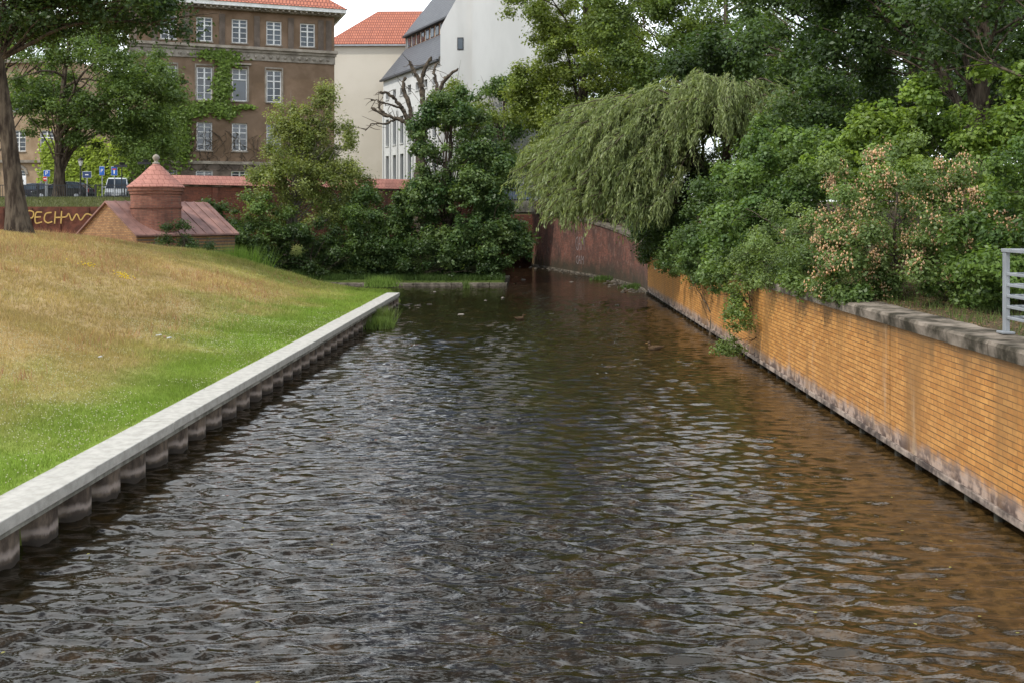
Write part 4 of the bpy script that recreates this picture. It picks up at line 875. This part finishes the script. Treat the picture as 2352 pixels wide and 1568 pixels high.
mb = MB()
for (x, y, l, rot, mi) in [(-9.5, 25.2, .09, .3, 0), (-9.15, 25.0, .08, 1.0, 0), (-9.3, 25.1, .07, 2, 1), (-9.3, 21.3, .05, .1, 0)]:
    z = g(x, y) + .03; mb.M = Matrix.Translation((x, y, z)) @ Matrix.Rotation(rot, 4, 'Z')
    mb.prism([(-l, -.03, 0), (l, -.02, .01), (l * .8, .03, .02), (-l * .7, .035, .0)], [(-l * .8, -.02, .015), (l * .7, -.015, .03), (l * .6, .02, .035), (-l * .5, .03, .02)], mi)
mb.obj('paper_litter', [plain('grey_paper', (.45, .45, .45)), WOOD])

# ------------------------------------------------------------------ cars
def car(name, loc, rot, paint, kind='car'):
    e = empty(name, loc); M0 = Matrix.Translation(loc) @ Matrix.Rotation(rot, 4, 'Z')
    van = kind == 'van'
    Lh = 2.35 if van else 2.15; top = 1.92 if van else 1.45; bl = 1.05 if van else .92
    def pr(mb, pts, mi): mb.prism([(x, -h, z) for x, z, h in pts], [(x, h, z) for x, z, h in pts], mi)
    mb = MB(); mb.M = M0
    hood = [(-Lh, .3, .82), (-Lh - .03, .55, .85), (-Lh + .05, bl, .84)] + ([(.95, bl, .86), (1.75, .98, .82)] if van else [(-1.7, bl + .02, .86), (.85, bl + .02, .86), (1.6, .82, .82)]) + [(Lh - .05, .68, .8), (Lh, .5, .8), (Lh - .05, .28, .8)]
    pr(mb, hood, 0)
    gh = [(-Lh + .06, bl, .82), (-Lh + .18, top - .08, .7), (-Lh + .4, top, .68), (.35, top, .68), (.62, top - .1, .7), (1.25, bl, .82)] if van else [(-1.95, bl, .82), (-1.35, top - .07, .66), (-.9, top, .64), (.1, top - .02, .64), (.35, top - .09, .66), (1.1, bl, .82)]
    pr(mb, gh, 1)
    ra = gh[1:5]; pr(mb, [(x, z + .012, h + .012) for x, z, h in ra], 0)
    for sg in (-1, 1):
        for (a, b) in [(gh[0], gh[1]), (gh[5], gh[4])]: mb.cyl((a[0], sg * (a[2] + .005), a[1]), (b[0], sg * (b[2] + .005), b[1]), .045, .04, 6, 0)
        for xq in ([-.9, .1] if van else [-.45]): mb.cyl((xq, sg * .835, bl), (xq, sg * .675, top - .03), .04, .035, 6, 0)
        for xw in (-Lh * .62, Lh * .62):
            mb.cyl((xw, sg * .66, .33), (xw, sg * .875, .33), .33, .33, 20, 2); mb.cyl((xw, sg * .876, .33), (xw, sg * .885, .33), .2, .18, 14, 3)
        mb.box(Lh - .12, Lh + .005, sg * .6 - .14, sg * .6 + .14, .58, .7, 3); mb.box(-Lh - .035, -Lh + .02, sg * .68 - .1, sg * .68 + .1, .62, .9, 4)
        mb.box(.85, 1.0, sg * .95 - .08, sg * .95 + .08, bl + .02, bl + .14, 0)
    mb.box(-Lh - .06, Lh + .03, -.7, .7, .2, .42, 2)
    mb.box(Lh - .0, Lh + .035, -.26, .26, .42, .53, 5)
    mb.obj('bodywork', [paint, GLASS, RUB, GREY, RED, WH], e, bevel=.02)
car('parked_car', (-39.6, 80.5, 5.32), R(4), plain('dark_car_paint', (.03, .032, .045), .25, .3, .6))
car('parked_car', (-36.4, 76.8, 5.32), R(183), plain('black_car_paint', (.02, .024, .024), .25, .3, .6))
car('parked_van', (-34.0, 81.3, 5.32), R(-72), plain('silver_van_paint', (.42, .44, .46), .3, .4, .6), 'van')
car('parked_car', (-.9, 86.6, 5.28), R(0), plain('blue_car_paint', (.12, .17, .26), .25, .3, .6))

# ------------------------------------------------------------------ signs & lamp
def sign(name, x, y, z, w_, h, mat, extra=None, rnd=False, text=None, tcol=WH, ts=.3):
    e = empty(name, (x, y, 5.3)); mb = MB(); mb.cyl((x, y, 5.3), (x, y, z + h / 2 + .05), .035, .035, 8, 1)
    if rnd: mb.cyl((x, y - .06, z), (x, y - .04, z), w_ / 2, w_ / 2, 24, 0)
    else: mb.box(x - w_ / 2, x + w_ / 2, y - .06, y - .04, z - h / 2, z + h / 2, 0); mb.box(x - w_ / 2 - .02, x + w_ / 2 + .02, y - .038, y - .03, z - h / 2 - .02, z + h / 2 + .02, 2)
    mb.obj('post_and_panel', [mat, GREY, WH], e)
    if extra:
        mb = MB(); extra(mb, x, y - .066, z); mb.obj('pictogram', [WH, RED, BLUE, BLACKM], e)
    if text:
        cu = bpy.data.curves.new('lettering', 'FONT'); cu.body = text; cu.size = ts; cu.extrude = .002; cu.align_x = 'CENTER'; cu.align_y = 'CENTER'
        o = bpy.data.objects.new('lettering', cu); S.collection.objects.link(o); o.data.materials.append(tcol)
        mw = Matrix.Translation((x, y - .066, z)) @ Matrix.Rotation(R(90), 4, 'X'); o.parent = e; o.matrix_parent_inverse = Matrix.Translation(e.location).inverted(); o.matrix_basis = mw
    return e
def deadend(mb, x, y, z):
    mb.box(x - .04, x + .04, y, y + .005, z - .2, z + .08, 0); mb.box(x - .14, x + .14, y, y + .005, z + .083, z + .17, 1)
def wheelc(mb, x, y, z):
    for k in range(14):
        a0 = R(-200 + k * 20); a1 = R(-200 + (k + 1) * 20 - 2); p = lambda a, r_: (x + r_ * math.cos(a), y, z - .05 + r_ * math.sin(a))
        mb.poly([p(a0, .13), p(a1, .13), p(a1, .10), p(a0, .10)], 3)
    mb.box(x - .03, x + .0, y, y + .004, z - .03, z + .12, 3); mb.box(x + .001, x + .12, y, y + .004, z - .03, z, 3); mb.cyl((x - .015, y, z + .17), (x - .015, y + .004, z + .17), .03, .03, 10, 3)
def bar(mb, x, y, z): mb.box(x - .12, x + .12, y, y + .004, z - .03, z + .03, 0)
sign('parking_sign', -34.1, 69.5, 7.1, .42, .42, BLUE, text='P', ts=.42)
sign('disabled_parking_sign', -35.6, 69.0, 6.6, .55, .6, WH, wheelc)
sign('no_entry_sign', -34.6, 70.3, 6.75, .36, .36, RED, bar, True)
sign('parking_sign', -30.4, 70, 7.3, .34, .6, BLUE, text='P', ts=.34)
sign('dead_end_sign', -29.6, 70.2, 7.3, .42, .6, BLUE, deadend)
sign('information_sign', -31.7, 70.5, 7.05, .6, .42, plain('navy_sign', (.02, .04, .12)), bar)
for x, z in ((-29.0, 7.65), (-27.3, 7.85)):
    e = empty('street_name_sign', (x, 70, 5.3)); mb = MB(); mb.cyl((x, 70, 5.3), (x, 70, z + .15), .04, .035, 8, 1); mb.box(x - .55, x + .4, 69.94, 69.97, z - .09, z + .09, 0); mb.box(x - .02, x + .02, 69.6, 70.5, z + .1, z + .26, 0); mb.obj('post_and_blades', [BLACKM, BLACKM], e)
e = empty('street_lamp', (-32.4, 71, 5.3)); mb = MB(); mb.lathe((-32.4, 71, 5.3), [(.12, 0), (.12, .4), (.07, .5), (.055, 1.2), (.045, 2.3), (.07, 2.35), (.06, 2.42)], 12, 0)
mb.lathe((-32.4, 71, 7.72), [(.1, 0), (.2, .38)], 6, 1); mb.lathe((-32.4, 71, 8.1), [(.25, 0), (.2, .06), (.08, .18), (.03, .2), (0, .3)], 6, 0); mb.obj('post_and_lantern', [BLACKM, plain('lantern_glass', (.6, .6, .55), .2)], e)
